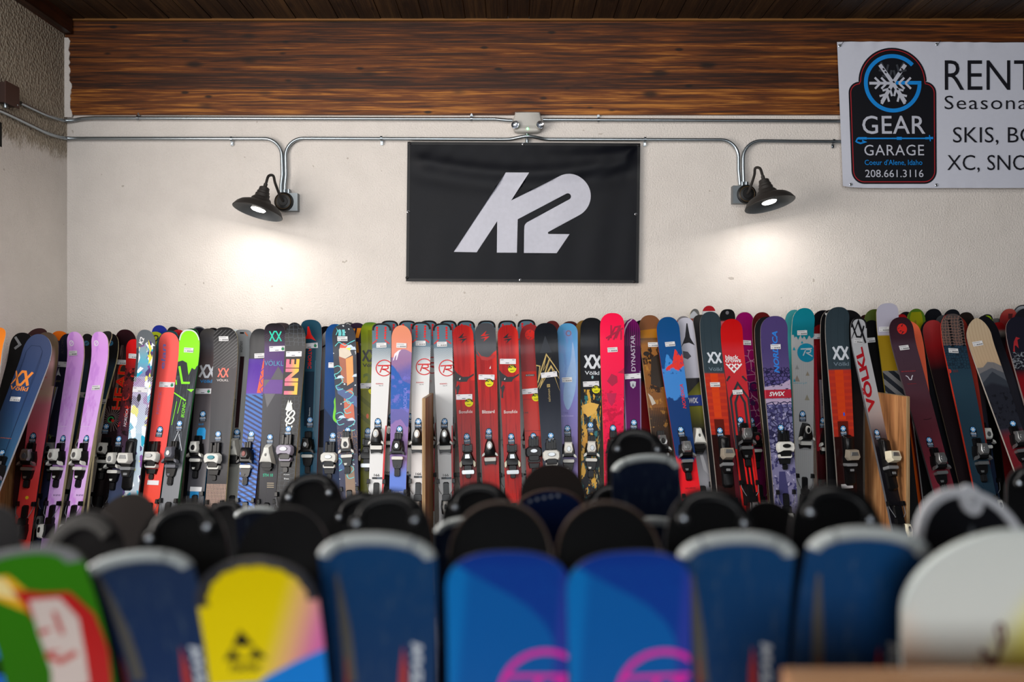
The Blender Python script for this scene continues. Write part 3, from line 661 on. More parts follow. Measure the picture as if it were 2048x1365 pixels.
# small depth shifts (tip, foot) that keep neighbours from touching
ADJ = {"black ski with grey cross mark behind the navy ski": [-0.032, -0.028], "red and black mottled ski with a bright red tip": [0.0053, -0.0113], "black and brown ski with large red vertical lettering": [0.1057, 0.1703], "black ski base behind the multicoloured shard ski": [-0.0144, -0.0216], "multicoloured ski with purple, turquoise and yellow shards": [-0.1079, -0.1021], "black ski tip behind the gap left of the green ski": [-0.0041, 0.0101], "royal blue ski tip standing above the coral ski": [0.005, 0.001], "yellow green ski with black curl right of the shard ski": [-0.0009, -0.0111], "lime green ski with black jagged lower half": [-0.0266, -0.0034], "coral red ski with blue vertical lettering": [0.0018, -0.0018], "dark green ski base behind the lime green ski": [0.0223, 0.0317], "dark teal ski base behind the coral red ski": [0.0109, 0.0011], "grey brown ski with white chevron logo and blue lettering": [0.021, 0.003], "black ski tip peeking between the two grey chevron skis": [-0.0054, -0.0006], "small black ski tip between lime green and grey skis": [0.0054, 0.0006], "charcoal ski with coral chevron logo and pinstriped tip": [-0.0244, -0.0536], "light grey ski with long dark centre stripe": [0.0443, 0.0517], "dark tipped ski with purple block and orange zigzag": [0.0082, 0.0098], "black and purple ski with turquoise chevron tip logo": [-0.0153, -0.0087], "dark ski base right of the turquoise chevron ski": [-0.0154, -0.0026], "olive yellow ski with black chevron logo, mostly hidden": [-0.0081, -0.0099], "dark purple speckled ski with orange parallelogram mark": [0.0081, 0.0099], "black glossy ski with gold mountain line drawing": [-0.02, -0.028], "sky blue ski fading to lavender lower down": [0.02, 0.028], "maroon ski tip framing the sky blue ski": [-0.0014, 0.0014], "dark red round ski tip left of the sky blue ski": [0.0179, 0.0181], "brown gold ski tip edge left of the black palm ski": [-0.0164, -0.0196], "purple ski with white vertical lettering and silver shield": [-0.0383, -0.0757], "black and red ski hidden right of the purple ski": [0.0441, 0.0819], "grey and red ski tip behind the white starred ski": [-0.0912, -0.0468], "left grey and red ski with pale chevron logo": [-0.0477, -0.0723], "white ski with black three pointed star and olive block": [-0.0818, 0.0218], "black ski base behind the left grey and red chevron ski": [-0.0184, -0.0056], "grey ski tip sliver left of the grey and red chevron ski": [0.0058, -0.0058], "twisted grey white ski tip rising above the starred ski": [-0.0071, 0.0011], "magenta ski with pale floral outlines behind the red chevron ski": [0.0825, 0.124], "black ski with pale edge just left of the violet ski": [-0.2403, -0.1137], "violet ski with blue script lettering and red strap": [-0.1949, -0.1231], "black ski with white cross mark left of the taller chevron ski": [-0.0062, -0.0418], "black and red ski with white price strip beside teal ski": [0.0298, 0.0422], "black ski base behind the taller grey and red chevron ski": [-0.0218, 0.0098], "dark olive green ski tip left of the lavender tipped ski": [0.0068, 0.0913], "maroon ski tip right of the white red lettered ski": [0.0294, 0.0006], "orange ski tip left of the maroon ski": [-0.0027, -0.0273], "olive yellow ski with green rim right of the maroon ski": [0.0272, 0.0568], "red ski tip sliver behind the maroon ski": [0.0354, 0.0006], "plain black ski with faint grey tag left of the dimpled ski": [-0.053, -0.055], "grey ski tip between two black tips above the red ski": [-0.0129, -0.0291], "black ski tip above the dark red ski": [0.0098, 0.0202], "second black ski tip above the brown dimpled ski": [0.0027, 0.0093], "slate blue ski with brown dimpled tip": [-0.0212, -0.0328], "dark red ski base left of the brown dimpled ski": [-0.0069, 0.0369], "rust red ski base behind the brown dimpled ski": [-0.0081, -0.0039], "black brown ski with white vertical lettering": [0.0345, 0.0015], "dark navy ski with red angular letter at the right edge": [-0.0002, -0.0058], "black to grey ski along the right of the wood ski": [0.0002, 0.0058], "salmon red ski tip with dark mark at right edge": [0.0054, -0.0054], "grey ski tip right of the lime yellow tip": [0.0004, 0.0056], "black ski tip cut by the right frame edge": [-0.0058, -0.0002], "near green ski with yellow patch and red white block": [-0.0049, -0.0031], "dull blue ski with silver tip guard, tilted at left": [0.0011, -0.0011], "near yellow and pink ski with black triangle emblem": [-0.0004, -0.0076], "near blue ski with silver tip guard left of the bright blue pair": [0.0042, 0.0118], "near plain black ski base behind the yellow ski": [-0.0035, -0.0125], "near black ski base with looped guard behind the tilted blue ski": [0.0067, 0.0253], "near black ski base with riveted loop left of the bright blue pair": [0.003, 0.009], "brown edged black ski base behind the left bright blue ski": [0.0022, 0.0018], "right bright blue ski with pink ringed letter": [-0.0063, -0.0137], "left bright blue ski with pink ringed letter": [0.0038, 0.0002], "brown edged black ski base behind the right bright blue ski": [-0.0096, -0.0144], "near blue ski with silver tip guard right of the bright blue pair": [0.0038, 0.0082], "near blue ski with silver tip guard at right above the wood rail": [-0.0013, 0.0053], "near black ski base with riveted loop right of the bright blue pair": [0.0039, 0.0121], "near black ski base with riveted loop left of the white ski": [-0.0021, -0.0059], "black ski base with riveted loop behind left bright blue ski": [-0.0115, -0.0005], "navy blue ski with brown white dotted tip edge": [0.0115, 0.0005], "near black ski tip with grey looped guard at left": [-0.0002, -0.0078], "brown furry bear patterned ski": [0.0168, 0.0012], "black ski tip cut off by the left frame edge": [-0.0004, -0.0076], "pale wood ski with grey misty mountain scene": [-0.0107, -0.0013], "hot pink ski with maroon brush logo, tallest of the middle": [-0.0223, -0.0077], "taller grey and red ski with pale chevron logo": [-0.0462, -0.0138], "coral ski with white edge peeking right of the maroon ski": [-0.0176, -0.0004], "peach tipped ski with violet and blue mountain fade": [-0.0423, -0.0057], "maroon ski with round red tip badge and white horns": [-0.0275, -0.0025], "slate ski tip with red dots behind the peach and violet ski": [-0.0057, -0.0003], "slate ski tip with red dots behind the leftmost white and slate ski": [0.0057, 0.0003], "slate ski tip with red dots behind the second white and slate ski": [0.0005, 0.0235], "slate ski tip with red dots behind the first red ski beside the wooden divider": [-0.0057, -0.0003], "slate ski tip with red dots behind the third white and slate ski": [0.0057, 0.0003], "dark red ski base behind the violet ski": [-0.0148, -0.0362], "lavender tipped ski with mustard band and black diagonal stripes": [-0.0009, -0.0171], "black ski body with faint grey tag right of white ski": [0.0044, 0.0016], "red ski with white arrow chevrons and grey striped middle": [-0.0534, -0.0126], "dark maroon ski base whose tip rises behind the navy ski": [-0.0145, -0.0035], "leftmost lilac ski with pale swirl tip badge": [-0.069, -0.129], "dark navy ski with silver three pointed star left of the lilac pair": [-0.0322, -0.0998], "black topped ski with blue oval between the two lilac skis": [0.1644, 0.3336], "black topped ski with blue oval right of both lilac skis": [0.0487, 0.0953], "pink and red fading ski tucked behind the navy ski": [-0.0108, -0.0072], "black ski base peeking right of the second lilac ski": [-0.0038, -0.0202], "second lilac ski, right of its lilac twin": [-0.0723, -0.0897], "orange ski with grey block stripe behind the leftmost lilac ski": [-0.0779, -0.1141]}
class Ski: pass
def ski(label, tip, low, w, d, stops, side='#17171a', base='#121215', dec=(), st=(), gear=None, toe=None, bind=('A', W_, C_), heel=True, flip=False,
        interp='LINEAR', warp=None, ov=(), yaw=0, lam=None, r=None, p=2.3, curl=.045, s0=.20, waist=.80, group=None, rough=.3, coat=.06, partner=None, ymax=None, rim=None, th=.0105, name='ski'):
    """one ski standing on the floor: tip and low are frame points of its axis, d the tip's distance"""
    sg = 1 if not flip else -1
    k = d / F; Wm = w * k; r = (r or w * .62) * k
    tipp = P(tip[0], tip[1], d - sg * curl) + Vector((0, sg * curl, 0))
    if lam is None:
        o1, o2 = tip[0] - 1024, low[0] - 1024; dz = (low[1] - tip[1]) / F * d
        lam = .15 if abs(o1) < 190 else min(.42, max(.10, (d - d * o1 / o2) / dz))
    aj = ADJ.get(label)
    if aj: lam += (aj[0] - aj[1]) / tipp.z; d += aj[0]; tipp = P(tip[0], tip[1], d - sg * curl) + Vector((0, sg * curl, 0))
    # low point on the same lean; the curled tip itself sits on the tip point
    nrm = Vector((0, 1, 0)); dl = d
    for _ in range(6):
        tipp = P(tip[0], tip[1], d - sg * curl) + nrm * (sg * curl)
        for _k in range(3):
            z = CZ + (682.5 - low[1]) / F * dl; dl = d - lam * (tipp.z - z)
        lowp = P(low[0], low[1], dl)
        ax = (tipp - lowp).normalized(); t_ = tipp.z / ax.z; foot = tipp - ax * t_; L = t_
        xa = Vector((1, 0, 0)); xa = (xa - ax * xa.dot(ax)).normalized()
        xa = Matrix.Rotation(math.radians(yaw), 3, ax) @ xa
        ya = ax.cross(xa); nrm = ya
    M = Matrix((xa, ya, ax)).transposed().to_4x4(); M.translation = foot
    Mi = M.inverted(); org = Mi @ Vector((0, 0, CZ))
    def hw(s):
        s = max(s, 1e-5)
        if s < r: return Wm / 2 * max(1e-4, 1 - (1 - s / r) ** p) ** (1 / p)
        m = .58 * L; t = min(1, (s - r) / (m - r)); t = t * t * (3 - 2 * t)
        if s > m: return Wm / 2 * (waist + (.93 - waist) * ((s - m) / (L - m)) ** 2)
        return Wm / 2 * (1 - (1 - waist) * t)
    zc = lambda s: sg * curl * max(0, (s0 - s) / s0) ** 2
    tk = lambda s: .004 + th * min(1, max(0, s - .02) / .45)
    def surf(x, s, off=0.0): return (x, -(zc(s) + tk(s) / 2 + off), L - s)
    def loc(px, py):
        dr = Mi.to_3x3() @ (P(px, py, 1) - Vector((0, 0, CZ))); s = .2
        for _ in range(5):
            t = (-(zc(s) + tk(s) / 2) - org.y) / dr.y; q = org + dr * t; s = max(0, L - q.z)
        return q.x, s, t * 1.0
    NSKI[0] += 1
    group = group or 'skis leaning along the back wall'
    root = thing(name, label, 'ski', (0, 0, 0), group, M)
    tm = topmat('ski_graphic', stops, interp, warp, ov, rough, coat, tip[1])
    sm = mat(side, .4); bmt = mat(base, .32)
    b = B()
    # stations
    ss = [r * (1 - math.cos(math.pi / 2 * i / 12)) for i in range(13)]; ss[0] = 0
    x = r
    while x < L - .05: x += .035 if x < .5 else .09; ss.append(min(x, L))
    if ss[-1] < L: ss.append(L)
    nx = 9; N = len(ss)
    fr, bk, uv, un = [], [], {}, {}
    for i, s in enumerate(ss):
        h = hw(s)
        for j in range(nx):
            n = -1 + 2 * j / (nx - 1); fr.append(surf(h * n, s)); idx = i * nx + j
            uv[idx] = (h * n / k, s / k); un[idx] = (n, s)
            bk.append((h * n, -(zc(s) - tk(s) / 2), L - s))
    b.uv = {'UVMap': uv, 'Across': un}
    gf = [(i * nx + j, i * nx + j + 1, (i + 1) * nx + j + 1, (i + 1) * nx + j) for i in range(N - 1) for j in range(nx - 1)]
    b.add(fr, gf, tm, True); nb = N * nx
    b.add(bk, [tuple(reversed(f)) for f in gf], bmt, True)
    sf = []
    for i in range(N - 1):
        for j in (0, nx - 1): sf.append((i * nx + j, (i + 1) * nx + j, nb + (i + 1) * nx + j, nb + i * nx + j))
    for j in range(nx - 1): sf += [(j, j + 1, nb + j + 1, nb + j), ((N - 1) * nx + j, (N - 1) * nx + j + 1, nb + (N - 1) * nx + j + 1, nb + (N - 1) * nx + j)]
    i = b.mid(sm)
    for f in sf: b.f.append(f); b.mi.append(i); b.sm.append(False)
    # printed graphics
    nd = 0
    for q in dec:
        kind, qx, qy = q[:3]; x0, s_0, dd = loc(qx, qy); ks = dd / F; nd += 1; off = .0004 + .0001 * nd
        def put(vs, fs, c):
            out = []
            for a, c_ in vs:
                s = max(.0015, s_0 + c_ * ks); h = hw(s) - .0007; out.append(surf(max(-h, min(h, x0 + a * ks)), s, off))
            b.add(out, fs, mat(c, rough + .05))
        if kind == 'T':
            txt, tw, thh, c = q[3:7]; rot = q[7] if len(q) > 7 else 0; bo = q[8] if len(q) > 8 else .012; sh = q[9] if len(q) > 9 else 0
            v, f = glyphs(txt, bo, sh)
            pts = [(a * tw, c_ * thh) for a, c_ in v]
            if rot == 90: pts = [(c_, -a) for a, c_ in pts]
            elif rot == -90: pts = [(-c_, a) for a, c_ in pts]
            elif rot: ca, sa = math.cos(math.radians(rot)), math.sin(math.radians(rot)); pts = [(a * ca + c_ * sa, -a * sa + c_ * ca) for a, c_ in pts]
            put(pts, f, c)
        elif kind == 'P':
            pts = q[3]; den = []
            for a_, b_ in zip(pts, pts[1:] + pts[:1]):
                n = max(1, int(math.hypot(b_[0] - a_[0], b_[1] - a_[1]) / (w * .16)))
                den += [(a_[0] + (b_[0] - a_[0]) * i / n, a_[1] + (b_[1] - a_[1]) * i / n) for i in range(n)]
            put(den, [tuple(t) for t in tessellate_polygon([[Vector((a_, b_, 0)) for a_, b_ in den]])], q[4])
        elif kind == 'C': rr_ = q[3]; put(circ(rr_, 22, q[5] if len(q) > 5 else None), [tuple(range(22))], q[4])
        elif kind == 'O':
            v, f = stroke(circ(q[3], 36), q[4], True); put(v, f, q[5])
        elif kind == 'L':
            v, f = stroke(q[3], q[4], len(q) > 6 and q[6]); put(v, f, q[5])
    b.build('ski_body', root, None, 35)
    S = Ski(); S.root, S.surf, S.hw, S.L, S.k, S.loc, S.r, S.p, S.W, S.zc, S.tk, S.sg, S.M = root, surf, hw, L, k, loc, r, p, Wm, zc, tk, sg, M
    def sticker(kind, sx, sy):
        x_, s_, dd = loc(sx, sy); sl = sg * 2 * curl * max(0, s0 - s_) / s0 ** 2
        o = link(STN[kind], stick(kind), root); o.location = surf(x_, s_, .0016 + sl * .008); o.rotation_euler = (math.atan(sl) * 1, math.radians(rnd.uniform(-4, 4)), 0)
        sc = dd / F / .0031; o.scale = (sc, 1, sc)
    for q in st: sticker(*q)
    if gear: sticker('g', *gear)
    if toe:
        x_, s_, _ = loc(*toe); body, sub = toe_style(*bind); key = bind
        tp = link('toe_piece', piece('toe_piece', key, body), root); tp.location = surf(x_ * .6, s_, 0); tp.scale = (1.14, 1.3, 1.08)
        for i, (nm, items) in enumerate(sub): link(nm, piece(nm, key + (i,), items), tp)
        if heel:
            bd, lv, arm = heel_style(bind[1])
            hp = link('heel_piece', piece('heel_piece', 'h', bd), root); hp.location = surf(0, s_ + .28, 0); hp.scale = (1.05, 1.15, 1)
            link('heel_lever', piece('heel_lever', bind[1], lv), hp)
            for sx in (-1, 1): link('brake_arm', piece('brake_arm', sx, arm(sx)), hp)
    if rim:      # moulded band round the tip: colour, inner factor, start angle
        tipband(S, rim[0], rim[1], rim[2] if len(rim) > 2 else 20)
    if partner:
        px_, py_, col, lab = partner
        ski(lab, (tip[0] + px_, tip[1] + py_), (low[0] + px_ * .6, low[1]), w, d + .034, [(tip[1], col), (tip[1] + 460, col)], side=side, base='#1c1c20', flip=True, yaw=yaw, lam=lam, r=r / k, p=p, group=group, rough=.35)
    _reg[label] = S
    return S
def tipband(S, color, f1, a0=20, f0=1.0, th=.0025, name='tip_guard', segs=None, lift=0.0, scal=0.0, rough=.45, wid=None):
    """moulded strip that follows the outline of the tip, from factor f0 (rim) in to f1"""
    m = mat(color, rough); b = B()
    for (t0, t1) in segs or [(a0, 180 - a0)]:
        n = 24; rings = []
        for i in range(n + 1):
            a = math.radians(t0 + (t1 - t0) * i / n); c, s_ = math.cos(a), math.sin(a)
            out_ = lambda t: (S.W / 2 * math.copysign(abs(math.cos(t)) ** (2 / S.p), math.cos(t)), S.r * (1 - abs(math.sin(t)) ** (2 / S.p)))
            bx, by = out_(a)
            if wid:      # constant width measured square to the rim
                (xa, ya), (xb, yb) = out_(a - .02), out_(a + .02); ln = math.hypot(xb - xa, yb - ya) or 1
                ix, iy = (yb - ya) / ln, -(xb - xa) / ln
                if ix * -bx + iy * (S.r - by) < 0: ix, iy = -ix, -iy
                tp = wid * min(1, .35 + .65 * min(i, n - i) / 5) if not segs or len(segs) < 2 else wid
                rings.append([Vector(S.surf(bx + ix * tp * t, max(-.001, by + iy * tp * t), o + lift)) for t, o in ((-.06, -.002), (-.03, th * .7), (.2, th * 1.2), (.5, th * 1.3), (.8, th), (.97, th * .5), (1, -.0005))])
                continue
            g1 = f1 + scal * abs(math.sin(i * math.pi / 3.0))
            q = []
            for f, o in ((f0, -.0015), (f0, th), ((f0 * .7 + g1 * .3), th * 1.35), (g1 + .02, th), (g1, -.0005)):
                q.append(Vector(S.surf(bx * f, max(0, S.r - (S.r - by) * f), o + lift)))
            rings.append(q)
        b.loft(rings, m, True, True)
    return b.build(name, S.root, None, 50)
# ---------------------------------------------------------------- skis along the back wall
FR, BK = 'front row of skis along the back wall', 'second row of skis against the back wall'
la, lb, lc, le, lf = 5.22, 5.28, 5.34, 5.41, 5.46
def back(label, tip, low, w, col, d=lf, **kw):
    kw.setdefault('group', BK); kw.setdefault('rough', .35)
    stops = kw.pop('stops', None) or [(tip[1], col), (tip[1] + 460, col)]
    return ski(label, tip, low, w, d, stops, **kw)
# -- left end, along the left wall
back('bright orange ski base at the far left frame edge', (-8, 656), (-40, 860), 54, '#ee8426', 4.62, lam=.42, group=FR, side='#d9d6d2', flip=True)
back('black ski with grey cross mark behind the navy ski', (46, 666), (6, 850), 50, '#101012', 4.92, lam=.42, side='#d6d8dc', group=FR,
     dec=[('L', 36, 683, [(-6, -8), (6, 8)], 5, '#8d8f94'), ('L', 36, 690, [(6, -2), (-6, 8)], 5, '#7d7f84')], bind=('R', W_, K_), toe=None)
ski('navy ski with orange crossed chevron logo, leaning at far left', (80, 669), (-13, 940), 59, 4.80, [(669, '#3a4463'), (800, '#2d4167'), (960, '#2f5674')], side='#c9ccd4', lam=.5, group=FR, r=40, p=2.2, waist=.86,
    dec=volkl(43, 757, 18, '#ec8a3c', .30) + [('T', 38, 777.5, 'Völkl', 37, 9.5, '#ec8a3c', 0, .015), ('L', 57, 740, [(-16, 66), (-16, -38), (-8, -50), (10, -50), (17, -40), (17, 200)], .8, '#1f2c4a'), ('T', 12, 877, 'performance', 22, 3, '#d4683c')],
    st=[('b', 31, 799)], gear=(3, 910), toe=(4, 948), bind=('A', S_, '#51466b'))
ski('pink and red fading ski tucked behind the navy ski', (94, 665), (54, 1010), 44, 5.04, [(665, '#57483f'), (690, '#6c5b4a'), (725, '#d4a4aa'), (785, '#caa898'), (808, '#d2788a'), (870, '#dc5c72'), (960, '#d03c3a')], side='#16161a', lam=.2, group=FR,
    ov=[('l', '#6d5c49', 1, -.03, 10, 17, 665, 770)], dec=[('T', 83, 755, 'BLIZZARD', 22, 2.4, '#d8343c'), ('L', 80, 766, [(-5, -5), (-3, 0), (-1, 4), (2, 4), (3, 0), (6, -5)], 2, '#e8e8ee'), ('T', 78, 778, 'sheeva', 14, 2, '#d8343c'), ('C', 54, 996, 3.4, '#e0b428')],
    st=[('b', 92, 718)], gear=(66, 877), toe=(58, 918), bind=('A', S_, '#51545c'), partner=(-15, -8, '#33191c', 'dark maroon ski base whose tip rises behind the navy ski'))
back('orange ski with grey block stripe behind the leftmost lilac ski', (119, 662.5), (104, 900), 42, '#e06c1a', 5.30, lam=.14, dec=[('P', 108, 690, [(-14, -8), (12, -8), (2, 30), (-14, 30)], '#3d3a3c'), ('P', 115, 700, [(-8, -4), (8, -4), (0, 30), (-12, 30)], '#e06c1a')])
ski('dark navy ski with silver three pointed star left of the lilac pair', (138, 668), (104, 960), 42, 5.23, [(668, '#22222f'), (780, '#1d1e2e'), (900, '#20223a')], side='#8a8170', lam=.2, group=FR, ov=[('n', '#7a8a3a', 12, 18, .5, .6, 845, 900), ('F', '#1d1e2e', [(-30, 858), (0, 872), (30, 850)])],
    dec=[('P', 115, 744, [(2, -9), (3.5, 0), (8, 9), (2, 6), (-7, 9), (0, 0)], '#b9bcc4'), ('T', 113, 762, 'Nuance', 17, 5, '#7d7448', 0, 0, .3), ('P', 104, 790, [(2, -16), (6, -16), (-2, 56), (-8, 56)], '#a89a5e'), ('P', 110, 790, [(1, -16), (3.5, -16), (-3, 56), (-7, 56)], '#8f93a8'), ('T', 125, 690, 'ATOMIC', 36, 6, '#2f2c30', 90)], st=[('l', 119, 729)], toe=(106, 905), bind=('A', S_, K_))
LIL = [('P', 0, 700, [(2, -24), (9, 0), (13, 60), (8, 100), (-6, 60), (-3, 10)], '#dcc6ec'), ('P', 0, 800, [(-18, 0), (2, 30), (16, 110), (-2, 90), (-16, 40)], '#d3a6ea')]
for nm, tx, lx, sty, gx, gy, tx2 in (('leftmost lilac ski with pale swirl tip badge', 148, 110, 683, 126, 882, 118), ('second lilac ski, right of its lilac twin', 197.5, 153, 776, 172.5, 882, 164)):
    c0 = tx - 1
    ski(nm, (tx, 664), (lx, 1010), 40, 5.17, [(664, '#dca6e8'), (700, '#d698e6'), (800, '#d6a6ea'), (900, '#dcb0ee'), (1010, '#d2aee2')], side='#b3a585', group=FR, yaw=-17, r=22, th=.014,
        ov=[('n', '#c88cde', 22, 60, .5, .62)],
        dec=[('O', c0 - 4, 687, 4.6, 2.2, '#e2d6ec'), ('L', c0 - 4, 687, [(3, -3), (0, 0), (-3, 3)], 1.6, '#e2d6ec'), ('T', (tx + lx) / 2 - 8, 853.5, 'pearl series', 30, 2.2, '#e7d9f2'), ('T', tx2 - 4, 991, 'B-167-02', 17, 3.4, '#4a3f6a')],
        st=[('b', c0 - (0 if tx < 160 else 4), sty if tx > 160 else 707)], gear=(gx, gy), toe=(tx2 + 2, 918), bind=('A', W_, S_), partner=(16, -1, '#1d1a1c', 'black ski base peeking right of the second lilac ski') if tx > 160 else None)
for nm, tx, lx in (('black topped ski with blue oval between the two lilac skis', 175, 126), ('black topped ski with blue oval right of both lilac skis', 223, 160)):
    ski(nm, (tx, 668), (lx, 950), 34, 5.30, [(668, '#191719'), (715, '#17181c'), (735, '#22384a'), (830, '#2c4d64'), (1000, '#1d3244')], side='#a89b78', group=FR, yaw=-18,
        dec=[('C', tx - 2, 687, 7, '#2f6a8e', 5), ('L', tx - 2, 687, [(-4, 2), (4, -2)], 1.5, '#191719')], st=[('lg' if tx < 200 else 'b', tx - 13 if tx < 200 else 205, 790 if tx < 200 else 804)], toe=((137 if tx < 200 else 176), 900), bind=('A', W_, K_))
ski('black and brown ski with large red vertical lettering', (251, 659.5), (205, 985), 44, lb, [(659, '#2c1218'), (690, '#1b0e12'), (720, '#3a2b2b'), (800, '#2a1c1e'), (1000, '#120c0e')], side='#17171a', group=FR, ov=[('n', '#6d5652', 4, 70, .52, .62, 690, 800)],
    dec=[('T', 241, 772, 'HEAD', 98, 20, '#c8701c', 90, .035), ('T', 240.5, 772, 'HEAD', 97, 18.5, '#d81f14', 90, .02)] + [('L', 223, 838, [(7 * math.cos(a), 7 * math.sin(a)), (26 * math.cos(a), 26 * math.sin(a))], .9, '#8d7a78') for a in (2 * math.pi * i / 26 for i in range(26))] + [('O', 222, 840, 5, 2, '#25a35a'), ('C', 226, 842, 3, '#c8281e')],
    st=[('b', 243, 725)], gear=(212, 858), toe=(208, 905), bind=('A', W_, K_))
ski('red and black mottled ski with a bright red tip', (268, 679), (234, 985), 38, lb - .02, [(679, '#c8171c'), (715, '#b81c1c'), (745, '#6a2224'), (800, '#4a1c20'), (870, '#402a3a'), (1000, '#3c4a66')], side='#b01e1c', group=FR, ov=[('n', '#1e1518', 9, 16, .5, .62, 735, 900), ('n', '#c42c22', 12, 14, .58, .68, 735, 860)], yaw=-10,
    dec=[('T', 252, 836, 'NORDICA', 36, 6, '#b9b2bc', 90, .01, .2)], st=[('b', 267, 713)], gear=(237.5, 883), toe=(228, 925), bind=('A', W_, GY))
ski('multicoloured ski with purple, turquoise and yellow shards', (290, 660), (262, 990), 39, la, [(660, '#55585e'), (690, '#8a9aa6'), (720, '#5aa8c0'), (760, '#8a6aa0'), (860, '#a8c4d8'), (1000, '#b0b8c0')], side='#2a2622', group=FR, yaw=-6, r=26, coat=.1,
    ov=[('d', '#7a4a90', 13, .2), ('d', '#2aa2c4', 11, .2), ('d', '#d9d64a', 9, .14), ('d', '#e6eef4', 10, .22), ('d', '#4a3a6a', 8, .16), ('e', '#3a3d44', .74, 690, 760), ('F', '#5e646a', [(-30, 700), (-8, 690), (8, 680), (30, 700)]), ('s', '#e4e8ee', 35, 3, .5, 750, 860, .5)],
    dec=[('T', 283, 682, 'K2', 14, 9, '#e2e2e6', 70, .03, .2), ('P', 300, 692, [(-3, -12), (4, 6), (1, 14), (-3, 4)], '#d9d64a'), ('P', 300, 714, [(-2, -12), (5, 2), (-2, 16)], '#d9d64a'), ('C', 278, 796, 4, '#16161c', 8)], st=[('l', 281, 780)], gear=(264, 890), toe=(256, 918), bind=('P', W_, S_))
back('royal blue ski tip standing above the coral ski', (319, 651), (300, 900), 33, '#1c2c8c')
back('yellow green ski with black curl right of the shard ski', (311, 664), (288, 960), 36, '#9aa81c', le, ov=[('f', '#141216', [(-40, 702), (0, 690), (10, 715), (40, 730)], 3, 6)], dec=[('L', 310, 676, smooth([(-6, 2), (0, -4), (6, -2), (2, 6), (-5, 4)], 4), 2.4, '#15140f'), ('T', 311, 758, 'K', 10, 16, '#5e5e62', 0, .01, .2)], st=[])
back('black ski tip behind the gap left of the green ski', (346, 654), (325, 900), 26, '#17161a')
back('red ski tip with blue body left of the green ski', (357, 660), (335, 940), 34, '#b4202a', le, stops=[(660, '#b4242c'), (671, '#a8262e'), (673, '#2f5a86'), (900, '#1d3654')], side='#2f5a86')
ski('coral red ski with blue vertical lettering', (337, 665), (303, 1000), 43, la, [(665, '#f0625c'), (760, '#ee5a56'), (900, '#e8504c'), (1000, '#e04a38')], side='#1b4a52', group=FR, yaw=-6,
    dec=[('T', 327, 714, 'elan', 50, 9, '#7a74b8', 90, .02, .1), ('T', 318, 806, 'RIPSTICK', 46, 6, '#b06a90', 90, .0)], st=[('lg', 334, 770), ('w', 306.5, 966)], gear=(319.5, 864), toe=(305, 916), bind=('W', W_, S_), partner=(4, -3, '#1b3e46', 'dark teal ski base behind the coral red ski'))
ski('lime green ski with black jagged lower half', (378, 659.5), (340, 1000), 43, la, [(660, '#86e01a'), (700, '#8ae82a'), (760, '#7ad41c'), (1000, '#8a8d92')], side='#1c6a30', group=FR, yaw=-7, rim=('#dfe3e0', .90, 12),
    ov=[('f', '#33363c', [(-30, 732), (-22, 722), (-12, 719), (-2, 724), (4, 748), (6, 750), (8, 733), (16, 738), (20, 728), (30, 735)], .6), ('n', '#4a5058', 3, 60, .5, .6, 750, 940), ('f', '#7c7f84', [(-30, 930), (30, 930)], 6)],
    dec=[('L', 367, 735, [(-9, -2), (2, 32), (18, 32)], 4.5, '#7fe01e'), ('L', 356, 768, [(-6, -8), (-3, 2)], 3, '#7fe01e'), ('P', 383, 780, [(-10, -1), (6, -1), (0, 5)], '#7fe01e'), ('L', 356, 792, [(-10, -6), (18, 10)], 3, '#7fe01e'), ('L', 352, 815, [(0, -12), (-4, 36)], 1.2, '#7fe01e'), ('T', 367, 820, 'IKONIC', 32, 7, '#6fce22', 90, .02, .2), ('L', 360, 806, [(2, -12), (-2, 22)], 1.2, '#7fe01e'),
         ('L', 355, 870, [(-11, 30), (-1, 0), (6, -24)], 1.4, '#b6bcc4'), ('L', 360, 872, [(8, 30), (-2, 0), (-2, -4)], 1.4, '#b6bcc4')], st=[('b', 378, 701)], gear=(359, 852), toe=(346, 914), bind=('A', '#5a5c66', S_), partner=(4, -2, '#123a1e', 'dark green ski base behind the lime green ski'))
_o = None
back('small black ski tip between lime green and grey skis', (398, 653.5), (386, 900), 30, '#1b1b24', rim=('#5b5e66', .86))
back('black ski tip peeking between the two grey chevron skis', (426, 656), (418, 900), 28, '#1a191c')
ski('grey brown ski with white chevron logo and blue lettering', (417, 657.5), (391, 1000), 43, lb, [(657, '#3a3836'), (690, '#57555a'), (715, '#55494a'), (800, '#4f4a4e'), (1000, '#4c4d54')], side='#1a5a80', group=FR, yaw=-4, dec=volkl(414, 743, 14.5, '#d4d8e0', .3) + [('T', 412, 763, 'Völkl', 25, 6.5, '#2483c4', 0, .018), ('P', 402.5, 868, [(-6, -12), (6, -12), (9, -7), (9, 11), (-9, 11), (-9, -7)], '#1e96d8'), ('T', 402, 849, 'rtm 81', 10, 4, '#1e86c4'), ('P', 389, 985, [(-9, -3), (9, -3), (9, 12), (-9, 12)], '#1e86c4')], st=[('lg', 407, 783), ('w', 392, 979)], gear=(406, 833), toe=(393, 902), bind=('A', W_, K_))
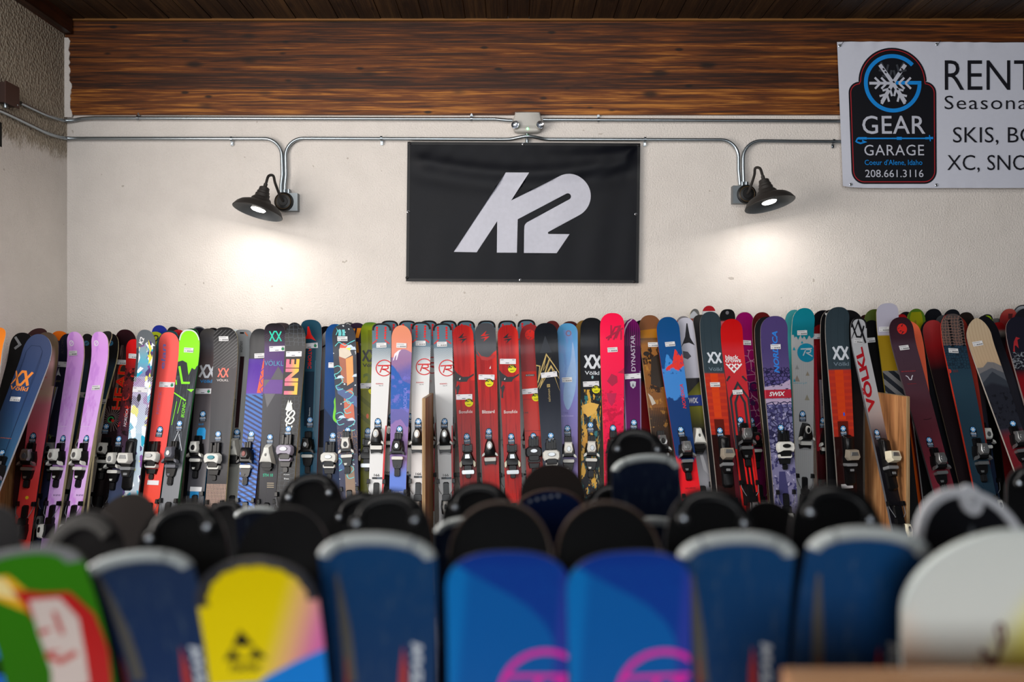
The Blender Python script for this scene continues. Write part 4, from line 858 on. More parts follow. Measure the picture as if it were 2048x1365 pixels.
ski('charcoal ski with coral chevron logo and pinstriped tip', (449, 655), (432, 1000), 50, la, [(655, '#232325'), (700, '#2f2f32'), (740, '#3c383c'), (860, '#34363c'), (1000, '#3c3a3c')], side='#c4b98a', group=FR, yaw=-7, r=26, p=2.6, ov=[('s', '#5a5a5c', 52, 5.2, .25, 660, 735), ('s', '#5a5a5c', 52, 5.2, .25, 690, 720, .5), ('x', '#c8a898', 3, .12, .1, 960, 1100)],
    dec=volkl(446.5, 746, 10.5, '#ea6a5a', .26) + [('T', 445.5, 760.5, 'VÖLKL', 25, 5.5, '#d4cccc', 0, .0)], st=[('b', 448, 678)], gear=(436.5, 873), toe=(428, 918), bind=('W', W_, '#33808f'))
back('white and light blue ski tip right of the charcoal ski', (470, 659.5), (452, 900), 40, '#d2dade', le, stops=[(659, '#c4d0d6'), (668.5, '#cfd9de'), (669.5, '#2a90c0'), (900, '#1c6a98')], dec=[('T', 471, 665, 'tech', 12, 3, '#2a78b0', 0, .02, .2)])
ski('light grey ski with long dark centre stripe', (487, 659.5), (465, 1000), 36, lb, [(659, '#8c8f92'), (700, '#95989a'), (850, '#8b8c88'), (1000, '#76766f')], side='#b9bab4', group=FR, p=3.2, r=15, rim=('#b8b8b8', .92), ov=[('m', '#2a191c', -.38, .10, 712, 855)], dec=[('T', 483, 694, 'women', 22, 5, '#2f2f33', 90, 0, .2), ('T', 469, 816, 'for women', 34, 5, '#2f2f33', -90, 0, .2), ('P', 484, 667, [(-4, -2), (4, -2), (4, 1), (-4, 1)], '#15151a'), ('L', 492, 668, [(-2, -3), (3, 4)], 2, '#e0703c')], gear=(474, 869), toe=(468, 904), bind=('D', '#a2a29c', GY))
ski('dark tipped ski with purple block and orange zigzag', (520, 658), (493, 1000), 43, lb, [(658, '#1f2024'), (716.6, '#2b2d33'), (717, '#4a2490'), (787, '#5a2c9c'), (787.6, '#3a6cb0'), (870, '#3a62b4'), (1000, '#3a78d0')], interp='LINEAR', side='#3a2668', group=FR, yaw=-3, ov=[('s', '#262c5c', -62, 8, .45, 789, 1010), ('s', '#18203e', 78, 10, .3, 880, 1010, .6)],
    dec=[('P', 523, 752, [(1, -35), (9, -35), (5, 35), (-6, 35)], '#e8501e')] + [('L', 521, 728 + 17 * i, [(6, -8), (-1, 0), (4, 8)], 1.8, '#4a2490') for i in range(4)], st=[('b', 519, 712)], gear=(502.5, 873), toe=(492, 915), bind=('A', K_, '#7a3a34'))
ski('black and purple ski with turquoise chevron tip logo', (549, 647), (535, 1000), 42, la, [(647, '#1c1a1c'), (680, '#3a3040'), (700, '#4e3468'), (745, '#54307e'), (790, '#44444a'), (1000, '#3a3a3e')], side='#8d8d90', group=FR, p=2.7, r=20, ov=[('s', '#48424c', 60, 3.4, .3, 668, 682)],
    dec=volkl(551, 673, 11.5, '#1fc8aa', .22) + [('T', 548, 726, 'VÖLKL', 38, 12, '#3a9ab8', 0, -.008), ('P', 547, 760, [(-19, 0), (19, 0), (19, 28), (-19, 28)], '#5a2f86'), ('P', 556, 747, [(0, -14), (-14, 13), (12, 13), (12, 4)], '#4a4850'), ('P', 534, 765, [(-6, -5), (6, -5), (-5, 10)], '#55555c'), ('P', 537, 802, [(-9, -14), (13, -14), (-2, 14)], '#5c5c62'), ('T', 536, 951, 'STH 10', 20, 6, '#22b08a', 0, .02)] + [('L', 540, 967 + 4 * i, [(-6, 0), (8, 0)], 1, '#c9b89a') for i in range(3)], st=[('lg', 555, 698)], gear=(540, 879), toe=(536, 917), bind=('D', W_, GY), partner=(14, -1, '#2a2226', 'dark ski base right of the turquoise chevron ski'))
back('salmon orange ski tip left of the orange lettered ski', (568, 648), (562, 900), 26, '#d4704a', le)
ski('black hexagon patterned ski with rainbow vertical lettering', (589, 645.5), (572, 970), 42, la - .03, [(645, '#15161a'), (690, '#1a1d22'), (720, '#26262a'), (800, '#17181c'), (980, '#17181c')], side='#b9a468', group=FR, yaw=-5, r=30, p=2.0, ov=[('x', '#3c434c', 9, .05, .4, 645, 690), ('x', '#2f363e', 9, .05, .4, 790, 980)],
    dec=[('T', 583.5 - 6.5 * 0, 754, 'LINE', 72, 27, '#f0607c|#f0b01c', 90, .05), ('P', 0, 0, [(0, 0), (1, 0), (0, 1)], '#f0952c')][:1] + [('L', 581, 830, smooth([(1, -24), (-2, -14), (-8, -2), (0, 6), (8, -2), (4, -8), (-4, 2), (-9, 12), (0, 18), (8, 10), (2, 6), (-7, 20), (0, 28), (5, 22)], 5), 3, '#d8dcd8'), ('P', 578, 812, [(-7, 8), (-2, -12), (0, -4), (3, -12), (8, 8), (0, 12)], '#d0d4d0'), ('T', 573, 950, 'ski poem', 12, 3, '#c8ccd0'), ('T', 573, 958, 'lines', 10, 3, '#c8ccd0'), ('C', 573, 938, 3.2, '#cdb43a', 4)], st=[('l', 588, 708.5)], gear=(576.5, 863), toe=(573, 902), bind=('W', '#8c8698', S_))
ski('dark teal ski with red three pointed star at its tip', (621, 640), (617, 960), 42, lb, [(640, '#1e4254'), (740, '#204558'), (960, '#1d4e68')], side='#a82a2a', group=FR, r=20, p=2.7, yaw=-3, ov=[('m', '#16293a', -.62, .34, 742, 850), ('m', '#3c6478', .36, .46, 720, 860)],
    dec=[('P', 618, 670, [(-2, -16), (1, -16), (5, 0), (14, 12), (4, 8), (-6, 8), (-12, 13), (-4, 0)], '#de1c16'), ('T', 619.5, 717, 'ATOMIC', 42, 7.5, '#cc1c1c', -90, .02), ('T', 619, 826, 'vantage', 22, 3, '#a8b4bc', -90)], st=[('lg', 620, 692)], gear=(620, 845), toe=(616, 893), bind=('A', K_, S_))
back('white and black ski tip left of the royal navy ski', (652, 653), (648, 930), 34, '#b4b6b8', le, stops=[(653, '#16181e'), (672, '#16181e'), (673, '#b9b9ba'), (700, '#aaaaac'), (760, '#8f949c'), (930, '#77777c')], side='#c4b6b4', dec=[('P', 648, 690, [(-2, -20), (8, -30), (8, -12), (-8, 14)], '#b9b9ba'), ('L', 649, 693, [(-8, 4), (6, -4)], 3, '#17181c'), ('P', 650, 835, [(-12, -12), (12, -22), (12, 60), (-12, 60)], '#2a2a2e')])
ski('royal navy ski with lime curl edge behind the colourful ski', (671, 648.5), (662, 980), 42, lb, [(648, '#12427c'), (760, '#113e78'), (870, '#0d2c52'), (1000, '#123e58')], side='#5c8c5a', group=FR, ov=[('f', '#0c2346', [(-30, 800), (0, 838), (30, 876)], 1)], dec=[('L', 676, 812, smooth([(0, -24), (-6, -10), (-5, 2), (-7, 24), (-1, 32), (3, 34)], 5), 5, '#6cc81e'), ('L', 676, 795, [(6, -20), (0, -5)], 6, '#3f9a4a')], st=[('l', 673, 731)], gear=(665.5, 876), toe=(658, 916), bind=('W', W_, S_))
ski('black illustrated ski with orange block and turquoise squiggles', (686, 648.5), (699, 990), 46, la, [(648, '#3a3d44'), (800, '#363a46'), (820, '#3a3c58'), (1000, '#343650')], side='#c48a50', group=FR, yaw=4, r=26, ov=[('d', '#cfd6de', 2.6, .015, 1), ('m', '#3f5c8c', -1, -.2, 905, 935), ('n', '#8c6a52', 3, 3, .5, .56, 860, 905, .8)],
    dec=[('P', 683, 666, [(-7, -6), (-1, -6), (0, 0), (-1, 6), (-7, 6), (-6, 0)], '#6cc4c8'), ('P', 683, 666, [(1, -6), (7, -6), (6.5, 0), (7, 6), (1, 6), (2, 0)], '#6cc4c8'),
         ('P', 691, 724, [(-13, -12), (2, -6), (4, 44), (-9, 40)], '#a0604a'), ('P', 697, 730, [(-5, -12), (9, -18), (9, 34), (-4, 42)], '#ee9a5a'), ('P', 689, 699, [(-11, 14), (-11, 0), (-6, -7), (0, -9), (9, -3), (14, 12), (1, 19)], '#d2c6b4'), ('P', 687, 692, [(-8, 4), (-6, -3), (0, -5.5), (7, -2), (10, 5)], '#e8553c'), ('P', 697, 696, [(-6, 0), (0, -4), (5, 2), (3, 6)], '#ece04a'),
         ('P', 697, 800, [(-9, -16), (9, -24), (11, 40), (-9, 36)], '#c2674e'), ('P', 694, 793, [(-20, -22), (20, 2), (20, 24), (-18, -6)], '#4a5e8e'), ('P', 697, 900, [(-9, -40), (9, -40), (9, -12), (-9, -12)], '#9c7a64'), ('P', 700, 965, [(-9, -32), (9, -32), (11, 30), (-9, 30)], '#8c7460')] +
        [('L', x, y, smooth([(-14, -10), (-4, -13), (2, -6), (-6, 2), (-12, 4), (-8, 12), (2, 10)], 4), 1.5, '#62c8cc') for x, y in ((681, 745), (684, 768), (705, 795), (700, 815), (686, 838), (708, 850), (706, 910), (682, 930), (706, 945))] + [('L', 675, 656, [(-4, 14), (0, 6), (-4, -2), (2, -6)], 1.5, '#62c8cc'), ('L', 690, 686, [(-20, 6), (-12, -2), (-6, 2), (0, 6), (10, 0), (20, -4)], 1.5, '#62c8cc')] +
        [('P', x, y, [(-8, 2), (-4, -3), (2, -4), (8, 2)], '#c3d6ee') for x, y in ((700, 694), (708, 698), (712, 752), (681, 755), (684, 835), (703, 840))], st=[('b', 685, 678)], gear=(695.5, 865), toe=(692, 893), bind=('A', W_, K_))
back('small scribbled dark ski tip behind the illustrated ski', (697, 645), (704, 900), 28, '#4a4a4c', le, dec=[('L', 696, 650, [(-8, 2), (0, -3), (6, 1)], 1, '#c8c8c8')])
back('dark purple speckled ski with orange parallelogram mark', (714, 646), (712, 990), 40, '#2c2032', lc, group=FR, side='#c4a060', ov=[('d', '#8d86a0', 3, .02, 1)], dec=[('P', 712, 667, [(-7, -9), (-1, -9), (-6, 9), (-13, 9)], '#e08a22'), ('P', 716, 667, [(-1, -10), (7, -10), (1, 9), (-6, 9)], '#e08a22'), ('P', 714, 692, [(-6, -8), (2, -8), (4, 14), (-3, 14)], '#b8742a')], stops=[(646, '#2c2032'), (760, '#221e36'), (990, '#1c2238')])
ski('olive yellow ski with black chevron logo, mostly hidden', (741, 645), (737, 990), 40, lc, [(645, '#3f6a24'), (655, '#7c8c1a'), (760, '#8a9016'), (1000, '#6c7418')], side='#4a4c1a', group=FR, p=2.8, ov=[('m', '#6c7414', -.3, .3, 660, 960), ('f', '#6e7016', [(-30, 780), (30, 772)], .6), ('s', '#545a14', -50, 26, .3, 780, 860, .8)], dec=volkl(739, 712, 13, '#1a1c10', .3) + [('T', 739, 731, 'Völkl', 28, 7, '#1a1c10', 0, .03), ('T', 735, 760, '2', 18, 26, '#5a6a12', 0, .03), ('C', 735, 833, 2.6, '#d4602a', 5)], st=[('l', 737, 772), ('s', 745, 781)], gear=(736, 867), toe=(733, 905), bind=('G', W_, K_))
# -- the white and slate rental models, a back row behind a front row
def rossi(label, tip, low, d, front, st=None, gear=None, toe=None):
    x, y = tip; bx = lambda yy: tip[0] + (low[0] - tip[0]) * (yy - tip[1]) / (low[1] - tip[1])
    dots = [('C', bx(y + 14 + 5 * i) + sx * (9 + i * -.3 + (i - 2) * .2) , y + 9 + 5.1 * i, 2.2, '#cc2024') for i in range(5) for sx in (-1, 1)] + [('L', bx(y + 37) + sx * 10, y + 37, [(sx * -2, -3), (sx * 7, 4)], 2.6, '#b8242a') for sx in (-1, 1)]
    rg = '#c22026'
    dec = dots + [('O', bx(y + 89) + 8, y + 89.5, 16, 1.9, rg), ('P', bx(y + 85) + 8, y + 85, [(-13, -1.3), (14, -2), (14, .4), (-13, 1.2)], rg), ('L', bx(y + 91) + 3, y + 91, [(2, -6), (-3, 8)], 2.2, rg), ('L', bx(y + 91) + 7, y + 91, smooth([(0, -6), (8, -5), (8, 0), (-2, 1), (4, 3), (12, 8)], 4), 2.2, rg), ('T', bx(y + 121), y + 121, 'ROSSIGNOL', 15, 2.4, rg), ('T', bx(y + 124) + 3, y + 125, 'Exp 76', 8, 1.8, '#2a2a2e'), ('T', bx(y + 305), y + 304, '166', 11, 5, '#2a2a2e'), ('P', bx(y + 310) - 4, y + 310, [(-5, -2), (5, -2), (5, 2), (-5, 2)], '#22242a'), ('P', bx(y + 310) + 6, y + 310, [(-5, -2), (5, -2), (5, 2), (-5, 2)], '#4c5866')]
    dec.append(('P', bx(y + 290) + 15, y + 290, [(-1, -85), (3, -85), (3, 90), (-4, 90), (-3, -40)], '#c41e24'))
    ski(label, tip, low, 38 if front else 36, d, [(y, '#55707e'), (y + 45, '#586f7e'), (y + 75, '#a9b1b8'), (y + 95, '#cfd0d0'), (y + 340, '#c6c6c4')], side='#b61f24' if front else '#4a4c50', group='white and slate skis with red dotted tips', r=15, p=2.9, waist=.76,
        ov=[('s', '#c4c9ce', 38, 2.4, .3, y + 48, y + 95, .8), ('l', '#d0d2d4', .6, .8, 60, 78, y, y + 500)], dec=dec, st=[('b', *st)] if st else [], gear=gear, toe=toe, bind=('R', W_, S_), rim=('#17171a', .80, 2), heel=True)
for i, (x, lbl) in enumerate(((779, 'behind the leftmost white and slate ski'), (815, 'behind the peach and violet ski'), (857, 'behind the second white and slate ski'), (896, 'behind the third white and slate ski'), (932, 'behind the first red ski beside the wooden divider'), (973, 'behind the grey tipped red ski'), (1014, 'behind the red ski right of the grey tipped one'), (1053, 'behind the matt red ski with round tip badge'))):
    rossi('slate ski tip with red dots ' + lbl, (x, 641.5 - (2 if i > 6 else 0)), (1024 + (x - 1024) * 1.03 + 3, 990), lf - .02, False, None, (x + 4, 838), (x + 4, 868))
rossi('leftmost white and slate ski with red ringed letter', (763, 647), (752, 1000), la, True, (763, 691), (756, 848), (753, 877))
rossi('second white and slate ski, partly behind the wooden divider', (842, 644.5), (836, 1000), la, True, (841.5, 687), (836.5, 848), (834, 877))
rossi('third white and slate ski, right of the wooden divider', (884, 647), (893, 1000), la + .02, True, (884, 689), (889, 848), (890.5, 877))
ski('peach tipped ski with violet and blue mountain fade', (803, 651), (795, 1000), 40, la - .01, [(651, '#d88a6c'), (690, '#d4846c'), (1000, '#5a78c8')], side='#b87c4c', group=FR, r=26, p=2.1,
    ov=[('f', '#8c6c94', [(-25, 715), (-14, 712), (0, 697), (8, 697), (25, 706)], .8), ('f', '#5f5ca0', [(-25, 745), (25, 725)], 14, 12), ('f', '#2d5aa8', [(-25, 724), (-16, 730), (-6, 742), (4, 760), (25, 766)], 2, 8, 700, 815), ('n', '#6a68b8', 16, 14, .48, .62, 745, 860), ('f', '#5c5a9c', [(-25, 815), (0, 830), (25, 826)], 6, 8), ('f', '#8468a4', [(-25, 852), (-8, 838), (2, 834), (14, 850), (25, 845)], 1, 8), ('f', '#5a7ad0', [(-25, 935), (25, 925)], 16, 6)],
    dec=[('P', 793, 711, [(-7, 11), (-4, -3), (4, -10), (9, -11), (5, -6), (1, 9), (-1, 10), (0, -1), (-3, 3), (-5, 10)], '#dcd6e2'), ('T', 810.5, 797, 'NORDICA', 42, 7, '#7a7ed4', 90, .0, .2), ('T', 796, 985, 'P 14 MM', 20, 4, '#e8ecf8', 0, .0)], st=[('b', 803, 691.5)], gear=(799, 863), toe=(795, 897), bind=('A', K_, S_))
# -- red group
def bona(label, tip, low, sty, sal, word, wy, gy, toe, bind, tipc=None):
    x, y = tip; bx = lambda yy: x + (low[0] - x) * (yy - y) / (low[1] - y)
    st = [('l', bx(sty) - (2 if word == 'Bonafide' else 1), sty), ('s', bx(sal[1]) + sal[0], sal[1])]
    bk = '#1a1a20'
    dec = bolt(bx(y + 24) - 1, y + 26, 10, None, bk if not tipc else '#c82420')
    if not tipc:
        o = y - 650
        dec += [('P', bx(757 + o - 0) - 8, 750 + o, [(-14, -11), (-6, -3), (4, 4), (16, 4), (27, -2), (26, 2), (16, 8), (12, 14), (-1, 14), (-8, 12), (-10, 26), (-14, 30)], bk), ('P', bx(777 + o) - 12, 775 + o, [(-6, 0), (0, -6), (2, 0), (-2, 12), (-2, 22), (-6, 20), (-5, 10)], bk), ('P', bx(756 + o) - 10, 757 + o, [(-1, 2), (2, -2), (1, 3)], '#dcdce0')]
    else:
        dec += [('P', bx(725) - 2, 720, [(-17, -20), (-8, 0), (4, 2), (20, -4), (20, -10), (6, -4), (-8, -8)], '#a11f1e'), ('P', bx(735) + 6, 735, [(-1, 3), (2, -3), (2, 3)], '#dcdce0')]
    dec += [('T', bx(wy), wy, word, 27 if word == 'Bonafide' else 25, 6.5, '#d6cccc', 0, .02 if word != 'Bonafide' else .005)] + [('L', bx(975 + 4 * i) - 2, 965 + 4 * i, [(-7, 0), (7, 0)], .7, '#8a2420') for i in range(6)]
    ov = [('n', '#8c1a1c', 4, 120, .5, .6), ('l', '#c42a22', 1, 0, 8, 17, y, y + 110)]
    if tipc: ov.append(('F', '#45464b', [(-25, y + 52), (-16, y + 64), (-6, y + 68), (6, y + 66), (14, y + 58), (25, y + 50)], .7))
    ski(label, tip, low, 41, la, [(y, '#a3201f'), (y + 60, '#9c1f20'), (y + 130, '#a81f1e'), (y + 350, '#b0221d')], side='#b0997a', group=FR, ov=ov, dec=dec, st=st, gear=gy, toe=toe, bind=bind, r=21, p=2.4)
bona('first red ski with black bull graphic, right of divider', (925, 650.5), (938, 990), 794.5, (7, 806), 'Bonafide', 824, (934, 878), (936, 918), ('G', IV, S_))
bona('red ski with dark grey tip and red bolt', (970, 646.5), (983, 990), 755, (4, 766), 'Blizzard', 824, (977.5, 868), (980, 900), ('R', W_, S_), True)
bona('second red ski with black bull graphic, right of grey tip', (1015, 650.5), (1028, 1000), 723.5, (6, 738), 'Bonafide', 824, (1022.5, 878), (1024.5, 918), ('G', IV, S_))
ski('matt red two tone ski with round red tip badge', (1060, 649), (1070, 960), 41, lb, [(649, '#8a2a2c'), (741, '#832c30'), (741.6, '#b42a22'), (960, '#b4322c')], side='#9a8a70', group=FR, dec=bolt(1060, 670, 10, '#cc2018', '#8a2a2c') + [('P', 1060, 751, [(-9, -2), (9, -2), (9, 2), (-9, 2)], '#1a1416'), ('T', 1060, 751, 'BLIZZARD', 16, 2.6, '#b0a8a8'), ('L', 1064, 799, [(-18, 0), (18, 0)], .8, '#6a1a18'), ('L', 1066, 862, [(-18, 0), (18, 0)], .8, '#6a1a18'), ('T', 1052, 826, '144', 9, 4, '#5a1414')], st=[('l', 1060, 783), ('s', 1072, 795)], gear=(1067, 877), toe=(1067, 905), bind=('W', '#1c1c20', S_))
ski('black glossy ski with gold mountain line drawing', (1091, 646.5), (1104, 900), 46, la - .02, [(646, '#14171e'), (700, '#0c0e14'), (760, '#10141e'), (900, '#141c30')], side='#8a7c5c', group=FR, r=25, p=2.5, coat=.1, rough=.34, waist=.84,
    dec=[('P', 1091, 690, [(-12, 16), (0, -18), (12, 16)], '#1d222b'), ('L', 1075, 755, [(-5, 16), (6, -22), (-2, -24), (-4, -8)], 2, '#b39a5c'), ('L', 1094, 735, [(-20, 30), (-12, 5), (0, -26), (14, -4), (24, 12), (34, 24)], 2.2, '#b39a5c'), ('L', 1094, 735, [(0, -26), (-8, 6), (8, -18), (-16, 40)], 1.8, '#b39a5c'), ('L', 1100, 755, [(0, -36), (-22, 22), (4, -22), (22, 4)], 2, '#b39a5c'), ('L', 1098, 770, [(-24, 6), (6, -38), (26, 14)], 2, '#b39a5c'), ('L', 1082, 765, [(-8, 10), (8, -18)], 1.8, '#b39a5c'), ('T', 1098, 791, 'salomon', 26, 5, '#a89460', 90, .0), ('P', 1097, 772, [(-3, -3), (3, -3), (3, 3), (-3, 3)], '#b39a5c'), ('T', 1097, 772, 'S', 4, 4, '#10141e', 90, .02)], st=[('l', 1098, 750)], gear=(1102, 876), toe=(1101, 912), bind=('W', W_, S_))
back('dark red round ski tip left of the sky blue ski', (1104, 642), (1112, 900), 32, '#5a2424', le)
back('maroon ski tip framing the sky blue ski', (1140, 643), (1146, 960), 42, '#3a1418', le, stops=[(643, '#431a1c'), (690, '#2c1014'), (760, '#8c1a1e'), (960, '#3a1012')], rim=('#5a3a34', .93))
ski('sky blue ski fading to lavender lower down', (1135, 647), (1138, 900), 41, la, [(647, '#4f93c0'), (690, '#5c96cc'), (740, '#7c9fd2'), (800, '#7a78bc'), (900, '#75649e')], side='#b09a70', group=FR, r=20, ov=[('n', '#6c90c8', 10, 40, .5, .65, 660, 800)], dec=[('P', 1140, 740, smooth([(6, -56), (2, -20), (-10, 20), (-14, 60), (-4, 80), (10, 40), (12, -10)], 4, True), '#8cabd4'), ('O', 1137, 667, 4.6, 2, '#8a6a80'), ('T', 1135, 832.5, 'BLIZZARD', 24, 2.6, '#a8a4d8'), ('T', 1132, 826, '166', 9, 4, '#5a5494')], st=[('b', 1134, 760)], gear=(1135, 862), toe=(1135, 903), bind=('A', W_, S_))
back('brown gold ski tip edge left of the black palm ski', (1168, 641), (1172, 900), 34, '#7a5c2c', le)
ski('black ski with yellow palm leaves and white chevron logo', (1184, 636), (1180, 1000), 44, lb, [(636, '#17181b'), (690, '#1a1c24'), (775, '#15161c'), (1000, '#15161c')], side='#6aa03a', group=FR, r=22, p=2.4, ov=[('n', '#c89a3c', 10, 26, .52, .56, 778, 1010), ('n', '#2a6a70', 6, 20, .56, .6, 790, 1010), ('n', '#d8cfa0', 3, 34, .62, .65, 790, 1010)], dec=volkl(1185, 724, 15, '#d0d4dc', .32) + [('T', 1184, 746.5, 'Völkl', 29, 7.5, '#c8ccd4', 0, .018), ('C', 1185, 755, 2.2, '#8aa8b4', 3.4), ('P', 1180, 815, [(-18, -2), (0, -10), (18, -6), (10, 12), (-4, 20), (-14, 8)], '#d8a84a'), ('P', 1178, 880, [(-16, 8), (-4, -16), (0, 6), (-8, 18)], '#c08a2c')], st=[('l', 1182, 768.5), ('s', 1192, 779)], gear=(1181, 855), toe=(1183, 901), bind=('A', W_, S_))
ski('hot pink ski with maroon brush logo, tallest of the middle', (1225, 626.5), (1228, 990), 48, la, [(626, '#f5164a'), (700, '#f01448'), (790, '#e8124a'), (1000, '#e01040')], side='#7a9a3a', group=FR, r=26, p=2.4, rough=.42, coat=.1, ov=[('n', '#c00e3c', 12, 12, .52, .6, 775, 1000), ('n', '#f8486a', 9, 9, .6, .68, 790, 1000)], dec=[('L', 1226, 665, [(-4, -14), (-4, 12)], 3, '#a3163c'), ('L', 1226, 665, [(-10, 16), (4, -10), (14, -12), (6, 12)], 3.2, '#a3163c'), ('L', 1226, 665, [(-14, 12), (20, -8)], 3.6, '#a3163c'), ('L', 1233, 668, [(6, -16), (-6, 12)], 3, '#a3163c'), ('L', 1236, 668, [(6, -6), (6, 12)], 3, '#a3163c'), ('P', 1225, 761, [(-11, 2), (-2, -13), (9, -8), (10, 4), (-1, 12)], '#a5143e'), ('P', 1223, 795, [(-10, -8), (10, -8), (6, 10), (0, 18), (-6, 10)], '#b8124a'), ('P', 1243, 742, [(-8, 4), (8, -6), (8, 6)], '#b01440')], st=[('b', 1225, 700)], gear=(1226, 861), toe=(1226, 893), bind=('A', K_, K_))
ski('purple ski with white vertical lettering and silver shield', (1263, 638), (1270, 990), 36, lb, [(638, '#6a1058'), (665, '#3c0c38'), (760, '#4c1050'), (860, '#5c1458'), (990, '#4a1048')], side='#8a7a94', group=FR, r=26, p=1.8, ov=[('s', '#7a1668', 0, 4, .3, 640, 690, .6), ('e', '#7a688c', .86, 740, 1000)], dec=[('L', 1252, 656, [(-6, 22), (-2, 2), (4, -10), (12, -17)], 2.6, '#c8b4cc'), ('T', 1266, 707, 'DYNASTAR', 73, 8.5, '#b9aec2', 90, .01), ('P', 1266, 770, [(-6, -6), (0, -7.5), (6, -6), (5, 3), (0, 8), (-5, 3)], '#b4b8c0'), ('P', 1266, 770, [(-3, 4), (0, -4), (3, 4)], '#6a6e78')], st=[('l', 1265.5, 753)], gear=(1267.5, 850), toe=(1268, 895), bind=('A', K_, S_))
back('white ski tip sliver behind the purple ski', (1252, 641), (1256, 900), 30, '#a9b0a4', le, ov=[('d', '#2a7a90', 6, .4)])
back('black and red ski hidden right of the purple ski', (1283, 641), (1296, 960), 34, '#141214', lc, stops=[(641, '#161416'), (760, '#141214'), (775, '#8a1216'), (960, '#7a1014')], group=FR)
ski('brown furry bear patterned ski', (1299, 631), (1336, 1000), 43, lb, [(631, '#7a4c28'), (656, '#6a4020'), (657, '#a06618'), (674, '#94600f'), (676, '#55391f'), (690, '#8d5c2c'), (820, '#74481e'), (840, '#3a2618'), (1000, '#2a1c14')], side='#c8b48c', group=FR, r=23, ov=[('F', '#74482a', [(-25, 660), (25, 655)], .6), ('n', '#2a1c14', 11, 24, .5, .56, 690, 790), ('n', '#a0702f', 8, 12, .58, .64, 700, 860), ('x', '#1c120c', 3.4, .1, 0, 820, 1000)], dec=[('C', 1293, 708, 6.5, '#1d1410', 5), ('P', 1312, 735, [(-8, -20), (10, -30), (18, 40), (4, 44), (-14, 36), (-10, 0)], '#22170f'), ('P', 1303, 800, [(-6, -14), (2, -6), (8, 8), (0, 12)], '#b8b0a4')], st=[('b', 1306, 690)], gear=None, toe=(1322, 893), bind=('A', S_, K_))
ski('blue ski with red mountain peaks and red tail', (1335, 634.5), (1381, 985), 46, la, [(634, '#10487e'), (700, '#154a84'), (760, '#1a4a88'), (900, '#1b3a70'), (1000, '#e01c28')], side='#8c2a38', group=FR, yaw=3, r=26, p=2.3, ov=[('f', '#3f86cc', [(-25, 742), (-16, 738), (-12, 716), (-8, 706), (-2, 716), (4, 732), (25, 728)], 1, 8, 600, 812), ('f', '#d83a34', [(-30, 800), (-17, 800), (-14, 736), (-6, 732), (0, 728), (6, 708), (10, 697), (14, 706), (18, 716), (22, 708), (26, 730)], 1, 6, 600, 748), ('f', '#3f80c8', [(-25, 736), (-14, 744), (0, 738), (10, 744), (25, 732)], 2, 12, 600, 812), ('n', '#1c3a78', 6, 8, .56, .62, 700, 750, .7), ('f', '#1a3a70', [(-25, 802), (-14, 798), (-4, 805), (6, 796), (25, 802)], 2, 14), ('f', '#e0202a', [(-30, 905), (-10, 922), (0, 935), (14, 925), (30, 905)], 6, 14)],
    dec=[('T', 1366, 793, 'NORDICA', 52, 7, '#c82a30', 90, .02, .2), ('T', 1381, 977, 'NS-180-20', 20, 3, '#2a1418')], st=[('b', 1340, 689)], gear=(1362, 864), toe=(1370, 905), bind=('A', S_, S_))
back('grey and red ski tip behind the white starred ski', (1367, 633), (1380, 900), 30, '#8a8486', le, stops=[(633, '#77757a'), (641, '#8a8488'), (642, '#a84a54'), (900, '#8a3a44')])
ski('white ski with black three pointed star and olive block', (1370, 636), (1402, 950), 38, lc, [(636, '#b9b9c6'), (755, '#b0b0be'), (756, '#17171a'), (800, '#7d7c2a'), (860, '#201f22'), (950, '#b4b4bc')], interp='LINEAR', side='#8a8478', group=FR, dec=[('P', 1374, 672, [(0, -24), (2, -24), (6, 4), (14, 20), (3, 14), (-8, 16), (-14, 24), (-4, 2)], '#17161c'), ('P', 1372, 708, [(-6, -6), (4, -4), (10, 6), (2, 12), (-6, 8)], '#45434e'), ('P', 1386, 775, [(-20, -18), (20, -18), (-14, 16), (-20, 16)], '#17161c'), ('P', 1405, 940, [(-2, -30), (4, -30), (12, 12), (2, 0)], '#c4c4ca')], st=[], toe=(1396, 883), bind=('D', W_, K_))
back('twisted grey white ski tip rising above the starred ski', (1391, 618.5), (1416, 940), 24, '#7d7d7a', le, yaw=28, side='#b8a888', ov=[('f', '#c8ccd4', [(-20, 640), (-4, 622), (4, 626), (20, 640)], 1, 2, 600, 640), ('f', '#9a4a3a', [(-20, 640), (20, 632)], 1, 2, 600, 660)], stops=[(618, '#6a6c6c'), (660, '#8a8680'), (900, '#1a1a1c')], group=FR)
back('grey ski tip sliver left of the grey and red chevron ski', (1406, 632), (1430, 960), 26, '#6c6e6e', lc, yaw=25, side='#b8a888', group=FR, stops=[(632, '#77787a'), (690, '#4a4a4c'), (900, '#17171a')])
back('red and white ringed ski tip above the chevron ski', (1418, 612), (1436, 900), 27, '#a01c24', lf, ov=[('F', '#c8c8cc', [(-20, 640), (0, 634), (20, 625)], 1, 2, 622, 629)])
